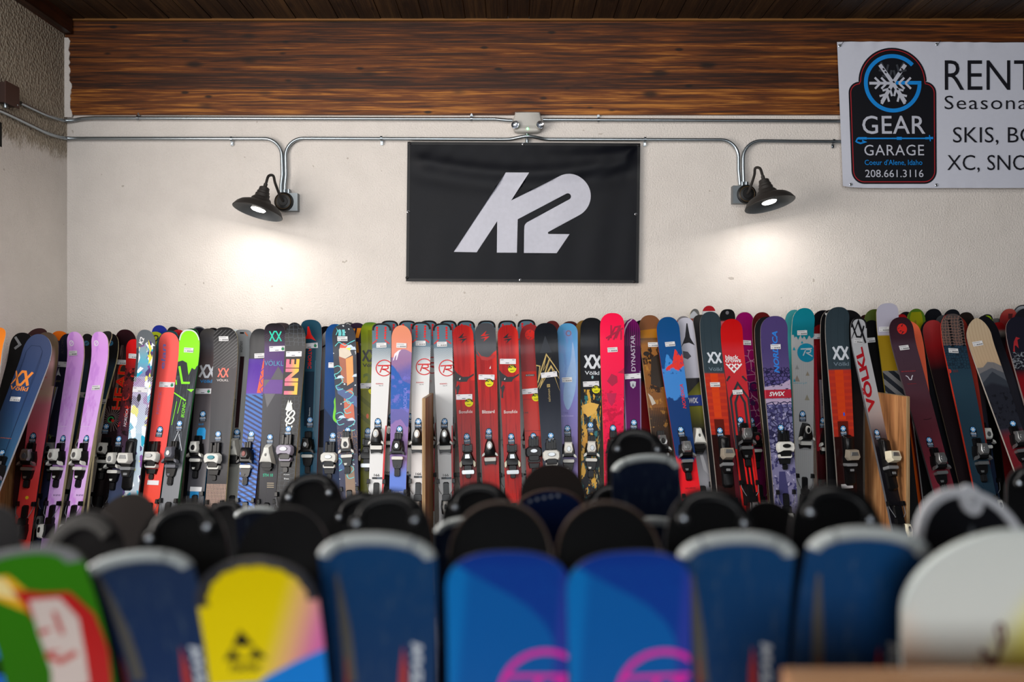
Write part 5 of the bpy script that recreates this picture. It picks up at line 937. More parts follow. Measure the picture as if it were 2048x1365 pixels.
def volk2(label, tip, low, gear, toe, st, dot=None):
    x, y = tip; bx = lambda yy: x + (low[0] - x) * (yy - y) / (low[1] - y); o = y - 624
    dec = volkl(bx(y + 92), y + 92, 15 if dot else 13, '#cdd4de', .30) + [('T', bx(y + 113) , y + 115 - (1 if dot else 0), 'Völkl', 32 if dot else 27, 7.5, '#6f7f8c', 0, .015)]
    if dot: dec.append(('C', bx(829) + 1, 829, 1.8, '#3a5ad4', 3.8))
    cut = y + 122
    ski(label, tip, low, 48 if dot else 42, la, [(y, '#2d3a42'), (cut - 6, '#35424a'), (cut, '#36434b'), (cut + .8, '#b43428'), (870, '#a42c20'), (900, '#5a1a14'), (1000, '#1a1012')], side='#9c9690', group=FR, yaw=4, r=24, ov=[('m', '#cc421c', -.45, .3, cut + 1, 835), ('s', '#c83c20', 90, 13, .4, cut + 1, 860, .5), ('m', '#5a1c16', -.55, .48, 838, 1000), ('s', '#2a343c', 0, 14, .1, y, cut - 1, .5), ('f', '#26100f', [(-30, 868), (30, 868)], 1)], dec=dec, st=st, gear=gear, toe=toe, bind=('P', '#8d8578', S_), partner=(20 if dot else -18, 6, '#131316', 'black ski base behind the ' + ('taller' if dot else 'left') + ' grey and red chevron ski'))
volk2('left grey and red ski with pale chevron logo', (1421, 624), (1452, 985), (1440, 866), (1452, 912), [('b', 1430, 770)])
back('black ski tip with round grey badge behind the red chevron ski', (1455, 619), (1475, 900), 31, '#131315', lf, stops=[(619, '#131315'), (640.5, '#131315'), (641, '#c0606a'), (900, '#a04050')], dec=[('C', 1454.5, 626, 3.4, '#6c6a70')], p=2.8)
ski('red ski with white arrow chevrons and grey striped middle', (1463, 638.5), (1496, 960), 44, la - .02, [(638, '#b80c0e'), (680, '#c01618'), (700, '#c02c34'), (760, '#b42c34'), (960, '#b8201c')], side='#3a3232', group=FR, yaw=3, r=24, coat=.1, rim=None,
    dec=[('T', 1464, 715, 'black', 27, 9, '#dcd4d8', 0, .03), ('T', 1466, 722.5, 'crows', 32, 6.5, '#dcd4d8', 0, .03)] + [('L', 1468 + dx, 731 + dy, [(-4.5, -3), (0, 2), (4.5, -3)], 3.2, '#e4dee0') for dx, dy in ((-11, 0), (0, 0), (11, 0), (-6, 6), (6, 6), (0, 12))] + [('L', 1478, 790, [(-30 + 4 * 0, 60), (-17 + q, 12 + q * 1.2), (0, -14 + q * 1.7), (17 - q, 12 + q * 1.2), (17 - q, 80)][1:] if 0 else [(-19 + q, 110), (-19 + q, 6 + q * 1.1), (0, -26 + q * 2.2), (19 - q, 6 + q * 1.1), (19 - q, 110)], 4.4, '#2b3036') for q in (1, 9.5)] + [('L', 1467, 751, [(-16, 12), (-8, 2)], 4, '#2b3036'), ('L', 1484, 751, [(8, 12), (0, 2)], 4, '#2b3036')] + [('P', 1503, 945, [(-14 + 8 * i, -35), (-10 + 8 * i, -35), (-9 + 8 * i, 40), (-12 + 8 * i, 40)], '#d81c1c') for i in range(4)], ov=[('m', '#1c1416', -.8, .8, 868, 1000)], st=[('b', 1475, 785)], gear=(1481, 845), toe=(1491, 878), bind=('A', S_, S_))
ski('magenta ski with pale floral outlines behind the red chevron ski', (1489, 625), (1517, 960), 39, lc, [(625, '#8c0a5c'), (700, '#8a0c58'), (780, '#7a1050'), (960, '#5a0c3c')], side='#4a3a44', group=FR, ov=[('x', '#b8829e', 17, .035, 1, 700, 900), ('n', '#5a1450', 10, 14, .55, .6, 720, 960)], dec=[('O', 1508, 774, 8, 3, '#2c1648'), ('C', 1506, 807, 5, '#3a1848'), ('T', 1494, 704, '+', 4, 4, '#2a1030')], st=[('b', 1492, 686)], gear=(1503, 846), toe=(1508, 884), bind=('A', K_, '#a02c30'))
back('dark red ski base behind the violet ski', (1524, 625), (1548, 950), 38, '#561416', lc, side='#a89468', stops=[(625, '#5e1414'), (640, '#4a1212'), (900, '#3a0c0e')], group=FR)
back('black ski with pale edge just left of the violet ski', (1532, 634), (1554, 960), 42, '#15171a', lb, side='#b4ac98', group=FR)
ski('violet ski with blue script lettering and red strap', (1549, 632.5), (1571, 1000), 52, la, [(632, '#4a3c70'), (690, '#453a6a'), (735, '#4e4474'), (775, '#55508a'), (820, '#6a6a92'), (1000, '#7c7898')], side='#a49a94', group=FR, r=27, p=2.3, coat=.15, rough=.3, waist=.84,
    ov=[('x', '#232040', 7, .1, 1, 730, 768), ('f', '#a898b4', [(-30, 768), (-16, 765), (0, 764), (12, 760), (24, 754), (30, 755)], .7, 4, 600, 800), ('n', '#2a2644', 9, 5, .55, .6, 760, 790), ('x', '#2c2a4c', 10, .09, 1, 795, 900), ('n', '#3c3a66', 8, 12, .54, .6, 800, 1010), ('n', '#a8a4c4', 7, 10, .6, .64, 800, 1010)], dec=[('T', 1551, 705, 'NORDICA', 84, 11, '#2a7ad4', 90, .03, .25)] + [('L', 1566, 880, smooth([(-10, -14), (-2, -20), (4, -12), (-2, -6), (-8, 4), (0, 10), (8, 4), (4, -2)], 4), 1.8, '#221f3a'), ('L', 1566, 925, smooth([(-14, 0), (-6, -8), (0, 0), (6, -8), (14, 0)], 4), 2, '#221f3a'), ('P', 1566, 970, [(-6, -26), (6, -26), (12, 40), (-12, 40)], '#3a3866')], st=[('b', 1551, 694)], gear=(1562, 860), toe=(1569, 895), bind=('W', W_, K_))
back('pale turquoise ski tip behind the teal treed ski', (1589, 620), (1600, 900), 34, '#3f9aa0', le)
ski('teal topped white ski with small tree pattern', (1610, 616.5), (1608, 950), 45, lb, [(616, '#0e7c8c'), (640, '#127f92'), (655, '#0f7484'), (700, '#0f7888'), (950, '#9a9894')], side='#b9b0a0', group=FR, r=26, p=2.2, yaw=3, ov=[('f', '#a8aaac', [(-25, 672), (-19, 668), (-17, 676), (-13, 671), (-9, 680), (-5, 668), (-1, 678), (3, 670), (8, 680), (13, 668), (17, 676), (25, 670)], .7), ('s', '#9b9da0', 0, 4, .2, 690, 950, .6)], dec=[('C', 1613, 706, 19, '#0f84a4'), ('L', 1612, 700, [(-11, -1), (12, -3)], 2.4, '#b8c4cc'), ('L', 1612, 705, [(-1, -4), (-6, 7)], 2.2, '#b8c4cc'), ('L', 1612, 704, smooth([(0, -4), (9, -4), (8, 1), (1, 2), (6, 5), (13, 9)], 4), 2.2, '#b8c4cc'), ('T', 1600, 767, 'savory7', 28, 4.5, '#4a98ac', 0, 0)] + [('P', x, y, [(-s_, s_), (0, -s_ * 1.3), (s_, s_)], c) for x, y, s_, c in ((1604, 685, 2.5, '#0f8ca4'), (1588, 698, 3, '#0f8ca4'), (1594, 735, 4, '#8d8d8e'), (1615, 748, 4, '#8d8474'), (1594, 758, 5.5, '#8d8076'), (1588, 761, 3, '#2a90a8'), (1614, 796, 5, '#8d8878'), (1610, 662, 2.5, '#5aa8b4'))], st=[('b', 1604, 666)], gear=(1605, 833), toe=(1610, 868), bind=('R', W_, K_))
ski('black and red ski with white price strip beside teal ski', (1647, 621), (1652, 950), 42, lc, [(621, '#17161a'), (640, '#151318'), (650, '#7c1016'), (700, '#6a0e12'), (750, '#2a0c10'), (800, '#5a1018'), (950, '#2a0a0e')], side='#8a1a26', group=FR, ov=[('F', '#16151a', [(-30, 665), (-10, 650), (4, 646), (14, 660), (30, 690)], 1), ('e', '#8a1420', .6, 690, 900)], dec=[('L', 1640, 690, [(4, -24), (4, 20), (14, 26), (20, 30)], 2, '#120d10'), ('T', 1646, 800, 'enter', 26, 7, '#b0a8ac', 90, .0, .2), ('P', 1644, 780, [(-5, -20), (5, -20), (4, 60), (-4, 60)], '#77707a'), ('T', 1646, 800, 'enter', 26, 7, '#1a1418', 90, .0, .2)], st=[('l', 1638, 673)], gear=(1646, 846), toe=(1651, 880), bind=('R', W_, W_))
back('black ski with white cross mark left of the taller chevron ski', (1664, 619.5), (1670, 950), 40, '#141417', lc - .03, side='#b4aca4', group=FR, dec=[('L', 1656, 632, [(-6, -5), (6, 8)], 3.4, '#c8ccd0')])
volk2('taller grey and red ski with pale chevron logo', (1677, 614.5), (1694, 980), (1686.5, 862), (1700, 910), [('w', 1694, 973)], True)
_w = ski('white ski with big red vertical lettering and black tip rim', (1718, 636), (1785, 1000), 37, la - .12, [(636, '#bdbfc4'), (780, '#b8b8bc'), (830, '#a89c9c'), (870, '#55474a'), (895, '#16141a'), (1000, '#141318')], side='#55555a', group=FR, yaw=16, lam=.36, r=19, p=2.6, waist=.82, rim=('#141417', .86, 0),
    dec=[('L', 1716, 664, [(-18, 14), (0, -20), (16, 22)], 4.4, '#1c1b20'), ('L', 1716, 664, [(-14, -14), (-4, 10), (6, 10), (14, -12)], 3.6, '#1c1b20'), ('T', 1729, 759, 'VÖLKL', 140, 24, '#b01824', 90, .04, -.25), ('P', 1713, 730, [(-10, -14), (-4, 6), (-2, 16), (-10, 0)], '#8a8c94'), ('P', 1722, 770, [(-12, -12), (-2, -2), (0, 8), (-12, -2)], '#8a8c94')], st=[('b', 1716, 683)], gear=(1754, 870), toe=(1774, 918), bind=('P', IV, S_))
back('maroon ski tip right of the white red lettered ski', (1731, 630), (1752, 850), 26, '#2a1516', le)
back('black ski body with faint grey tag right of white ski', (1743, 641), (1768, 860), 32, '#0f0f11', lc, group=FR, st=[('b', 1740, 681)])
back('dark olive green ski tip left of the lavender tipped ski', (1748, 619), (1782, 850), 40, '#3c4a1c', le, side='#9a8c30', yaw=-10, stops=[(619, '#44521e'), (680, '#3a4418'), (700, '#15150f'), (850, '#121210')])
ski('lavender tipped ski with mustard band and black diagonal stripes', (1775, 607), (1810, 950), 43, lb, [(607, '#a9a7b8'), (668, '#a5a2b2'), (669, '#8c7010'), (740, '#937818'), (741, '#6c6c6e'), (820, '#6c6c6e'), (835, '#141416'), (950, '#101012')], side='#7c6c1c', group=FR, r=21, p=2.6, yaw=-4, rough=.45, ov=[('s', '#20242c', -45, 17, .5, 741, 830)], st=[('b', 1768, 659)])  # dark lower stops put the shade between the skis into the colour
back('orange ski tip left of the maroon ski', (1782, 646.5), (1812, 900), 34, '#cc5418', lc, group=FR)
back('red ski tip sliver behind the maroon ski', (1803, 629), (1822, 880), 26, '#9c161a', le)
back('black ski tip left of the olive yellow topped ski', (1812, 624), (1830, 880), 30, '#17181c', lf)
ski('maroon ski with round red tip badge and white horns', (1801, 635), (1876, 940), 51, la, [(635, '#2f1a22'), (675, '#39232d'), (690, '#45333f'), (760, '#45303a'), (850, '#5a2a34'), (940, '#6a2430')], side='#4a4246', group=FR, yaw=5, r=28, p=2.5, waist=.82, dec=bolt(1804, 658.5, 10.5, '#cc2a24', '#33202a') + [('T', 1817, 743, 'BLIZZARD', 30, 2.2, '#a83034'), ('L', 1820, 756, [(-8, -5), (-4, -2), (-2, 4), (2, 4), (4, -1), (7, -5)], 1.8, '#c9c6d0'), ('T', 1824, 768, 'brahma', 18, 2, '#8c2a30'), ('L', 1854, 838, [(-8, 1), (0, 2), (10, -1)], 1, '#2a1218')], st=[('b', 1808, 696)], gear=(1859, 885), toe=(1873, 928), bind=('A', S_, S_))
back('coral ski with white edge peeking right of the maroon ski', (1813, 642), (1852, 905), 42, '#dc6444', lb, stops=[(642, '#dc6444'), (790, '#d45c40'), (815, '#2a1614'), (905, '#141214')], side='#c9c9cc', flip=True, group=FR)  # lower body painted dark to stand in for the shaded gap
ski('olive yellow ski with green rim right of the maroon ski', (1832, 618), (1868, 850), 37, le, [(618, '#4c7020'), (760, '#7c8420'), (850, '#5c6420')], side='#8c8c20', group=BK, ov=[('m', '#8c8c14', -.7, .7, 624, 860), ('m', '#7c6c20', -.2, 0, 640, 700)], dec=volkl(1840, 692, 12, '#1c1e12', .3) + [('P', 1847, 712, [(-5, -14), (4, -14), (8, 24), (-4, 24)], '#b8bcb8'), ('T', 1845, 709, 'kl', 8, 6, '#1c1e12', 0, .03), ('C', 1846, 723, 2.6, '#157a4c')], p=2.2, r=24)
back('black ski tip above the dark red ski', (1867, 618), (1892, 900), 35, '#15171c', lf, yaw=-5)
back('grey ski tip between two black tips above the red ski', (1885, 631), (1905, 900), 26, '#45484c', lf - .03)
back('second black ski tip above the brown dimpled ski', (1905, 619), (1930, 900), 35, '#181a20', lf)
back('plain black ski with faint grey tag left of the dimpled ski', (1862, 640), (1905, 950), 42, '#121318', le - .01, group=FR, st=[], dec=[('P', 1864, 700, [(-8, -4), (8, -4), (8, 4), (-8, 4)], '#2c2a2e')], gear=None)
back('dark red ski base left of the brown dimpled ski', (1864, 641), (1915, 880), 39, '#8c2026', lc, group=FR, side='#8a7a68', yaw=-10, stops=[(641, '#8e2a2c'), (690, '#8a161a'), (740, '#1c1014'), (900, '#1a1014')])
ski('slate blue ski with brown dimpled tip', (1905, 628), (1972, 1000), 48, la, [(628, '#4c4544'), (686, '#4c403e'), (688, '#22384a'), (760, '#28404f'), (1000, '#1c2e3c')], side='#b03020', group=FR, yaw=5, r=26, p=2.3, waist=.84, ov=[('x', '#1d2b38', 6, .10, .5, 688, 738), ('x', '#8c685c', 6.5, .07, .35, 632, 690)], dec=[('C', x + (y - 634) * .14, y, 2.9, '#101013', 1.9) for i in range(10) for x, y in ((1897, 642 + 5.6 * i), (1920, 639 + 5.8 * i))] + [('C', 1897.5, 743, 5, '#c83a2c', 4.6), ('T', 1911, 743, 'BLACK OPS', 10, 5, '#7a3a38', 0, 0)], st=[('b', 1906.5, 702)], gear=(1946, 864), toe=(1958, 908), bind=('A', S_, S_), partner=(-3, 1, '#7c241c', 'rust red ski base behind the brown dimpled ski'))
ski('black brown ski with white vertical lettering', (1932, 625), (1968, 900), 36, lb, [(625, '#1d1612'), (690, '#2c2624'), (760, '#3a3030'), (900, '#1a2438')], side='#3a3430', group=FR, dec=[('T', 1939, 729, 'LINE', 44, 11, '#b0b8c4', 90, .03), ('C', 1945, 764, 5, '#8c3430', 7), ('P', 1930, 667, [(-1.5, -5), (1.5, -5), (1.5, 5), (-1.5, 5)], '#c8ccd0'), ('P', 1951, 798, [(-3, -6), (3, -6), (5, 6), (-1, 6)], '#8c98a8')], toe=(1966, 876), bind=('A', W_, S_), gear=(1962, 850))
ski('pale wood ski with grey misty mountain scene', (1952, 637), (2032, 890), 48, la, [(637, '#b8a58a'), (720, '#b49c80'), (735, '#a89278'), (860, '#2c2c38'), (880, '#6a1c24'), (1000, '#5a1820')], side='#b9b4ac', group=FR, lam=.42, yaw=-4, r=34, p=1.7, ov=[('s', '#a58c70', 0, 6, .25, 637, 730, .5), ('f', '#6e6c6e', [(-25, 735), (-12, 735), (0, 725), (12, 728), (25, 738)], 1, 2, 600, 860), ('f', '#4c5058', [(-25, 748), (-8, 742), (4, 738), (14, 745), (25, 752)], 1, 2, 600, 860), ('f', '#31363f', [(-25, 768), (-12, 758), (2, 746), (14, 758), (25, 770)], 1, 3, 600, 860), ('f', '#23252e', [(-25, 775), (-6, 768), (25, 782)], 4, 5, 600, 860), ('n', '#17181e', 6, 10, .55, .6, 790, 858)], st=[('b', 1955, 688)], gear=(2027, 852), toe=(2036, 884), bind=('A', S_, S_))
ski('black to grey ski along the right of the wood ski', (1966, 632), (2052, 890), 50, lb, [(632, '#131318'), (700, '#17181e'), (770, '#2a2a32'), (890, '#22222a')], side='#b0b0b4', group=FR, lam=.42, r=36, p=1.8, yaw=-4)
back('lime yellow round ski tip near the right edge', (1974, 629), (1990, 880), 26, '#86a814', le, stops=[(629, '#86a814'), (650, '#86a814'), (656, '#141512'), (880, '#121310')], rim=('#23241f', .84))  # below the tip the colour goes dark, painting in the gap's shade
back('grey ski tip right of the lime yellow tip', (1992, 637), (2010, 880), 34, '#6c6864', lf)
back('red and white ski tip low between the right hand skis', (1996, 645), (2016, 900), 34, '#8c1418', lc, group=FR, stops=[(645, '#8c1216'), (658, '#8c161a'), (664, '#8a807a'), (675, '#17151a'), (900, '#7c1014')])
back('salmon red ski tip with dark mark at right edge', (2019, 618), (2034, 900), 34, '#a0403a', le, dec=[('P', 2020, 632, [(-4, -4), (5, -4), (4, 6), (-3, 6)], '#4a1c1e')], stops=[(618, '#a04a42'), (632, '#8c2a2a'), (900, '#5a1416')])
back('white rimmed ski tip cut by the right frame edge', (2046, 610), (2066, 900), 38, '#8f949a', lf, rim=('#3a3a3e', .9))
back('black ski tip cut by the right frame edge', (2052, 617), (2080, 900), 44, '#1b1c22', le)
ski('dark navy ski with red angular letter at the right edge', (2035, 634), (2096, 900), 50, la, [(634, '#1c1c28'), (690, '#1d1c28'), (740, '#1a1820'), (760, '#7c1018'), (900, '#6c0e16')], side='#8a7a78', group=FR, yaw=3, r=28, lam=.4, dec=[('P', 2030, 686, [(-8, 18), (-2, -2), (4, -12), (12, -9), (6, -6), (5, 12), (1, 6), (-2, 6), (-5, 20)], '#a82a30')], ov=[('n', '#8a9098', 5, 5, .5, .58, 704, 740, .9)], toe=(2075, 884), gear=(2070, 852))
# straps that hold pairs together
def skistrap(label, owner, px, py, wpx, hpx, color, txt):
    S = _reg[owner]; x, s_, dd = S.loc(px, py); k = dd / F; h = S.hw(s_) + .0022
    t = thing('ski_strap', label, 'strap', (0, 0, 0), 'straps round the skis', S.M @ Matrix.Translation(S.surf(0, s_, .0035)))
    b = B(); hh = hpx * k / 2
    prof = [(-h, .018), (-h, .004), (-h + .004, 0), (h - .004, 0), (h, .004), (h, .018)]
    ring = [[Vector((x_, y - .002, z)) for x_, y in prof + [(x_ * .985, y + .0015) for x_, y in reversed(prof)]] for z in (-hh, hh)]
    b.loft(ring, mat(color, .45), True, False); bd = b.build('strap_band', t)
    b = B(); v, f = glyphs(txt, .03, .25); b.add([(a * wpx * .6 * k - .05 * wpx * k, -.0028, -c_ * hpx * .52 * k) for a, c_ in v], f, mat('#d4d2d8', .5)); b.build('strap_print', bd)
skistrap('red strap with white lettering round the violet ski', 'violet ski with blue script lettering and red strap', 1554.5, 788.5, 53, 17, '#a3112c', 'SWIX')
skistrap('blue strap with white lettering round the white starred ski', 'white ski with black three pointed star and olive block', 1388, 802, 38, 22, '#16307e', 'SWIX.')
# plywood rack dividers
def ply():
    g = G('plywood'); o = g.obj(); x, y, z = g.sep(o)
    v = g.xyz(g.m_('MULTIPLY', x, 8.0), g.m_('MULTIPLY', y, 16.0), g.m_('MULTIPLY', z, 1.6)); n = g.noise(v, 1.5, 5, .6, .8)
    c = g.ramp(n, [(.3, '#7d5430'), (.48, '#a8744a'), (.6, '#bb8757'), (.8, '#c99a6c')])
    return g.fin(c, .55)
PLY = ply(); EDGE = woodmat('ply_edge_wood', ('#6a5238', '#8d7150', '#a88a64', '#b89c78'), 'z', .004, 3)
def divider(label, px, d0, d1, toppx, th=.018):
    X = (px - 1024) / F * d0; zt = CZ + (682.5 - toppx) / F * d0
    t = thing('plywood_divider', label, 'rack divider', (X, (d0 + d1) / 2, 0), 'plywood dividers of the ski rack')
    b = B(); b.box((0, 0, zt / 2), (th, d1 - d0, zt), PLY); b.build('panel', t)
    b = B()
    b.box((0, -(d1 - d0) / 2 - .002, zt / 2), (th, .004, zt), EDGE); b.box((0, 0, zt + .001), (th, d1 - d0, .003), EDGE); b.build('panel_edge', t)
divider('plywood divider left of the third white and slate ski', 847.5, 4.72, 5.20, 798)
divider('plywood divider right of the white red lettered ski', 1815.5, 4.72, 5.27, 794)
divider('brown plywood panel at left wall behind the navy ski', 1024 - 2.875 / 4.55 * F, 4.55, 5.1, 818)
# ---------------------------------------------------------------- rental skis in the foreground rack
NG, MG = 'nearest row of rental skis', 'middle rows of rental skis'
NK = dict(curl=.040, s0=.16, th=.008)
def handle(S, col='#0e0f12'):
    """moulded carrying loop on the base side of the tip, held by two rivets"""
    W = S.W; path = smooth([(-.30, .33), (-.285, .24), (-.235, .16), (-.14, .105), (0, .085), (.14, .105), (.235, .16), (.285, .24), (.30, .33)], 5)
    v, f = stroke([(p.x, p.y) for p in path], .082); m = mat(col, .36); b = B(); n = len(path)
    rings = []
    for i in range(n):
        (xa, sa), (xb, sb) = v[2 * i], v[2 * i + 1]; q = []
        for t, o in ((0, -.001), (.08, .0035), (.3, .0055), (.7, .0055), (.92, .0035), (1, -.001)):
            q.append(Vector(S.surf((xa + (xb - xa) * t) * W, max(0, sa + (sb - sa) * t) * W, o)))
        rings.append(q)
    b.loft(rings, m, True, True); g = b.build('tip_handle', S.root, None, 60)
    for sx in (-1, 1):
        x, s = sx * .31 * W, .315 * W
        b = B(); pad = [(x + a, s + e) for a, e in circ(W * .075, 18, W * .085)]
        b.loft([[Vector(S.surf(x + (a - x) * q, s + (e - s) * q, o)) for a, e in pad] for q, o in ((1, -.001), (1, .004), (.85, .006))], m, True, True); b.build('rivet_tab', g)
        b = B(); M = Matrix.Translation(S.surf(x, s, .006)) @ Matrix.Rotation(math.pi / 2, 4, 'X'); r_ = W * .04
        b.lathe([(r_, 0), (r_ * .9, r_ * .4), (r_ * .5, r_ * .65), (0, r_ * .7)], mat('#c4ccd6', .3, 1), M, 18); b.build('rivet', g)
def silver(S):
    tipband(S, '#a2a8a8', .70, 8, 1.02, .006, 'tip_guard', [(10, 51), (54, 126), (129, 170)], 0, 0, .34, S.W * .105)
def rear(label, tip, low, w, d, kind='handle', col='#08090b', **kw):
    rimc = kw.pop('side', '#17171a'); nk = dict(NK); nk.update(kw)
    S = ski(label, tip, low, w, d, [(tip[1], col), (tip[1] + 460, col)], side=rimc, base='#22304a', flip=True, lam=.04, group=kw.get('group', NG), rough=.45, coat=0, **{k_: v for k_, v in nk.items() if k_ not in ('group', 'lam')})
    if kind == 'handle': handle(S)
    elif kind == 'plain': tipband(S, '#4a3a30', .955, 2, 1.0, .0012, 'edge_strip', None, 0, 0, .5)
    return S
TEAMC = [(0, '#103c68'), (60, '#0e3862'), (300, '#0c2f58')]
def team(label, tip, low, w, d, lx, rx, ty=1335, dull=False, grp=NG, text=True, **kw):
    dull = dull or grp == MG
    y = tip[1]; c = [(0, '#141c2e'), (60, '#10182c'), (300, '#0c1428')] if grp == MG else TEAMC if not dull else [(0, '#1c2b44'), (60, '#1b2d4c'), (300, '#122a52')]
    dec = []
    if text: dec = [('P', lx, 1260, [(-16, -115), (-10, -120), (2, -60), (14, 10), (24, 110), (-2, 110), (-10, 0)], '#4c4945'), ('P', lx, 1345, [(2, -40), (8, -10), (12, 60), (-2, 60)], '#7a2a1c'), ('P', rx - 28, 1340, [(0, -50), (8, 0), (10, 60), (-8, 60), (-6, 0)], '#a42a20'), ('T', rx, ty, 'TEAM', 104, 22, '#b9bec6', 90, .04, .25)]
    S = ski(label, tip, low, w, d, [(y + a, q) for a, q in c], side='#12161e', base='#0c0c0f', group=grp, lam=.04, ov=[('n', '#4c5c68', 7, 60, .55, .72, y, y + 500, .4), ('n', '#5a6a70', 3, 22, .64, .7, y, y + 500, .4)], dec=dec, r=w * .25, p=2.2, rough=.42, coat=.1, **NK, **kw)
    silver(S); return S
# -- nearest row, from the left
ski('near green ski with yellow patch and red white block', (40, 1096), (128, 1365), 214, .74, [(1096, '#2f740c'), (1400, '#2a6606')], side='#22300c', group=NG, lam=.04, r=46, p=2.4, **NK, rim=('#77787a', .70, 4), rough=.35,
    dec=[('P', 30, 1190, [(-60, -46), (2, -42), (22, -10), (38, 42), (20, 46), (-60, -10)], '#e0a81c'), ('P', 20, 1180, [(-50, -30), (-4, -26), (6, 0), (14, 24), (-50, 0)], '#e6cf8c'), ('P', 160, 1290, [(-98, -135), (-40, -118), (10, -112), (44, -60), (54, 20), (44, 120), (-70, 120), (-64, 40), (-74, -60)], '#b01414'), ('P', 125, 1300, [(-36, -112), (24, -108), (48, -60), (44, 0), (38, 120), (-42, 120), (-30, 40), (-38, -40)], '#cbbab2'), ('L', 122, 1270, [(0, -50), (6, 10)], 9, '#b02420'), ('L', 118, 1310, [(-24, -4), (0, 14), (36, 0)], 12, '#b8443c')])
SG = rear('near black ski tip with grey looped guard at left', (158, 1023), (190, 1300), 178, .84, 'none', '#131113', r=92, p=1.9)
tipband(SG, '#4c4a48', .62, 24, .92, .004, 'tip_guard', None, 0, 0, .4)
rear('black ski tip cut off by the left frame edge', (-34, 1018), (-10, 1300), 160, .84, 'none', '#121114', r=80)
ski('black ski with blue blocks at the bottom left corner', (-62, 1150), (-40, 1365), 150, .77, [(1150, '#0c0c0e'), (1500, '#0c0c0e')], group=NG, lam=.04, **NK, dec=[('P', -2, 1298, [(-40, -16), (24, -16), (28, 20), (-40, 24)], '#1a5cc0'), ('P', 4, 1362, [(-40, -12), (22, -12), (26, 20), (-40, 24)], '#1a5cc0')])
team('dull blue ski with silver tip guard, tilted at left', (262, 1104), (335, 1365), 214, .755, 245, 398, 1340, True)
rear('near black ski base with looped guard behind the tilted blue ski', (362, 1003), (385, 1300), 192, .87)
S3 = ski('near yellow and pink ski with black triangle emblem', (500, 1117), (542, 1365), 232, .73, [(1117, '#dcc200'), (1400, '#e0c808')], side='#17171a', group=NG, lam=.04, r=92, p=2.1, **NK, rough=.35, waist=.9,
    ov=[('l', '#e0a878', .85, .35, 62, 120), ('l', '#d06aa0', .9, .36, 105, 165), ('f', '#1478cc', [(-20, 1376), (0, 1362), (60, 1335), (120, 1312)], 2)], dec=[('P', 490, 1306, [(-3, -50), (20, -14), (-24, -14)], '#15130c'), ('P', 490, 1306, [(-27, -10), (-2, 14), (-43, 14)], '#15130c'), ('P', 490, 1306, [(22, -10), (44, 14), (3, 14)], '#15130c'), ('T', 492, 1334, 'Fischer', 66, 17, '#15130c', 0, .03, .3)])
tipband(S3, '#2b2b30', .80, 0, 1.0, .003, 'tip_guard', None, 0, .035, .5)
rear('near plain black ski base behind the yellow ski', (566, 1015), (575, 1300), 192, .86, 'handle0', '#0b0b0d', r=100, p=2.0)
team('near blue ski with silver tip guard left of the bright blue pair', (753, 1067), (760, 1365), 226, .76, 690, 834)
rear('near black ski base with riveted loop left of the bright blue pair', (775, 980), (779, 1300), 192, .87)
for nm, tx, rl, rt, ro in (('left bright blue ski with pink ringed letter', 1015, 'brown edged black ski base behind the left bright blue ski', 1000, 1092), ('right bright blue ski with pink ringed letter', 1258, 'brown edged black ski base behind the right bright blue ski', 1215, 1328)):
    lx = tx + 1
    pk = '#d4249c'
    ski(nm, (tx, 1103), (lx, 1365), 238, .75, [(1103, '#0d569c'), (1400, '#0d569c')], side='#1c2030', group=NG, lam=.04, r=82, p=2.5, **NK, waist=.9, rough=.32,
        ov=[('l', '#0c6cb2', -1, -.1, 62, 84), ('F', '#0f3488', [(-130, 1100), (-92, 1136), (-40, 1168), (0, 1192), (35, 1215), (70, 1252), (88, 1285), (100, 1330), (108, 1400)], .8), ('n', '#0c5aa6', 2.5, 2.5, .5, .55, 1130, 1400, .3), ('l', '#2a3a94', 1, .08, 100, 120)],
        dec=[('O', ro, 1393, 92, 12, pk), ('P', ro, 1352, [(-78, -4), (70, -4), (70, 5), (-78, 6)], pk), ('P', ro, 1368, [(-20, -12), (-8, -12), (-16, 30), (-30, 30)], pk), ('P', ro, 1368, [(20, -10), (44, -10), (44, 2), (14, 2)], pk)])
    rear(rl, (rt, 1003), (rt + 2, 1300), 212, .86, 'plain', '#08090b', side='#4a382c', r=108, p=2.1)
team('near blue ski with silver tip guard right of the bright blue pair', (1476, 1065), (1462, 1365), 226, .76, 1394, 1532)
rear('near black ski base with riveted loop right of the bright blue pair', (1423, 977), (1420, 1300), 198, .87)
team('near blue ski with silver tip guard at right above the wood rail', (1745, 1055), (1696, 1365), 232, .75, 1634, 1782)
rear('near black ski base with riveted loop left of the white ski', (1672, 968), (1664, 1300), 198, .87)
ski('large white ski with maroon script at the lower right corner', (2010, 1060), (1990, 1365), 372, .70, [(1060, '#c9cdc8'), (1400, '#d2d4ce')], side='#aeb4b0', group=NG, lam=.04, r=150, p=2.0, **NK, waist=.92, rough=.35, rim=('#c4ccca', .945, 2),
    ov=[('l', '#d9d46a', .8, .55, 95, 190), ('l', '#ddc2ac', -.8, .5, 185, 300)], dec=[('L', 1985, 1300, smooth([(-18, 60), (-6, 20), (-22, 0), (-8, 30), (10, 10), (24, -20), (20, -50), (8, -46), (14, -10), (10, 20), (0, 34)], 5), 7, '#5e2a3c'), ('L', 1960, 1340, smooth([(-14, 30), (-6, -10), (4, 10), (14, -6)], 5), 7, '#5e2a3c')])
SW = rear('white rimmed black ski base behind the large white ski', (1935, 977), (1928, 1300), 236, .83, 'none', '#0e0f14', r=118, p=2.0, side='#b9bcc2')
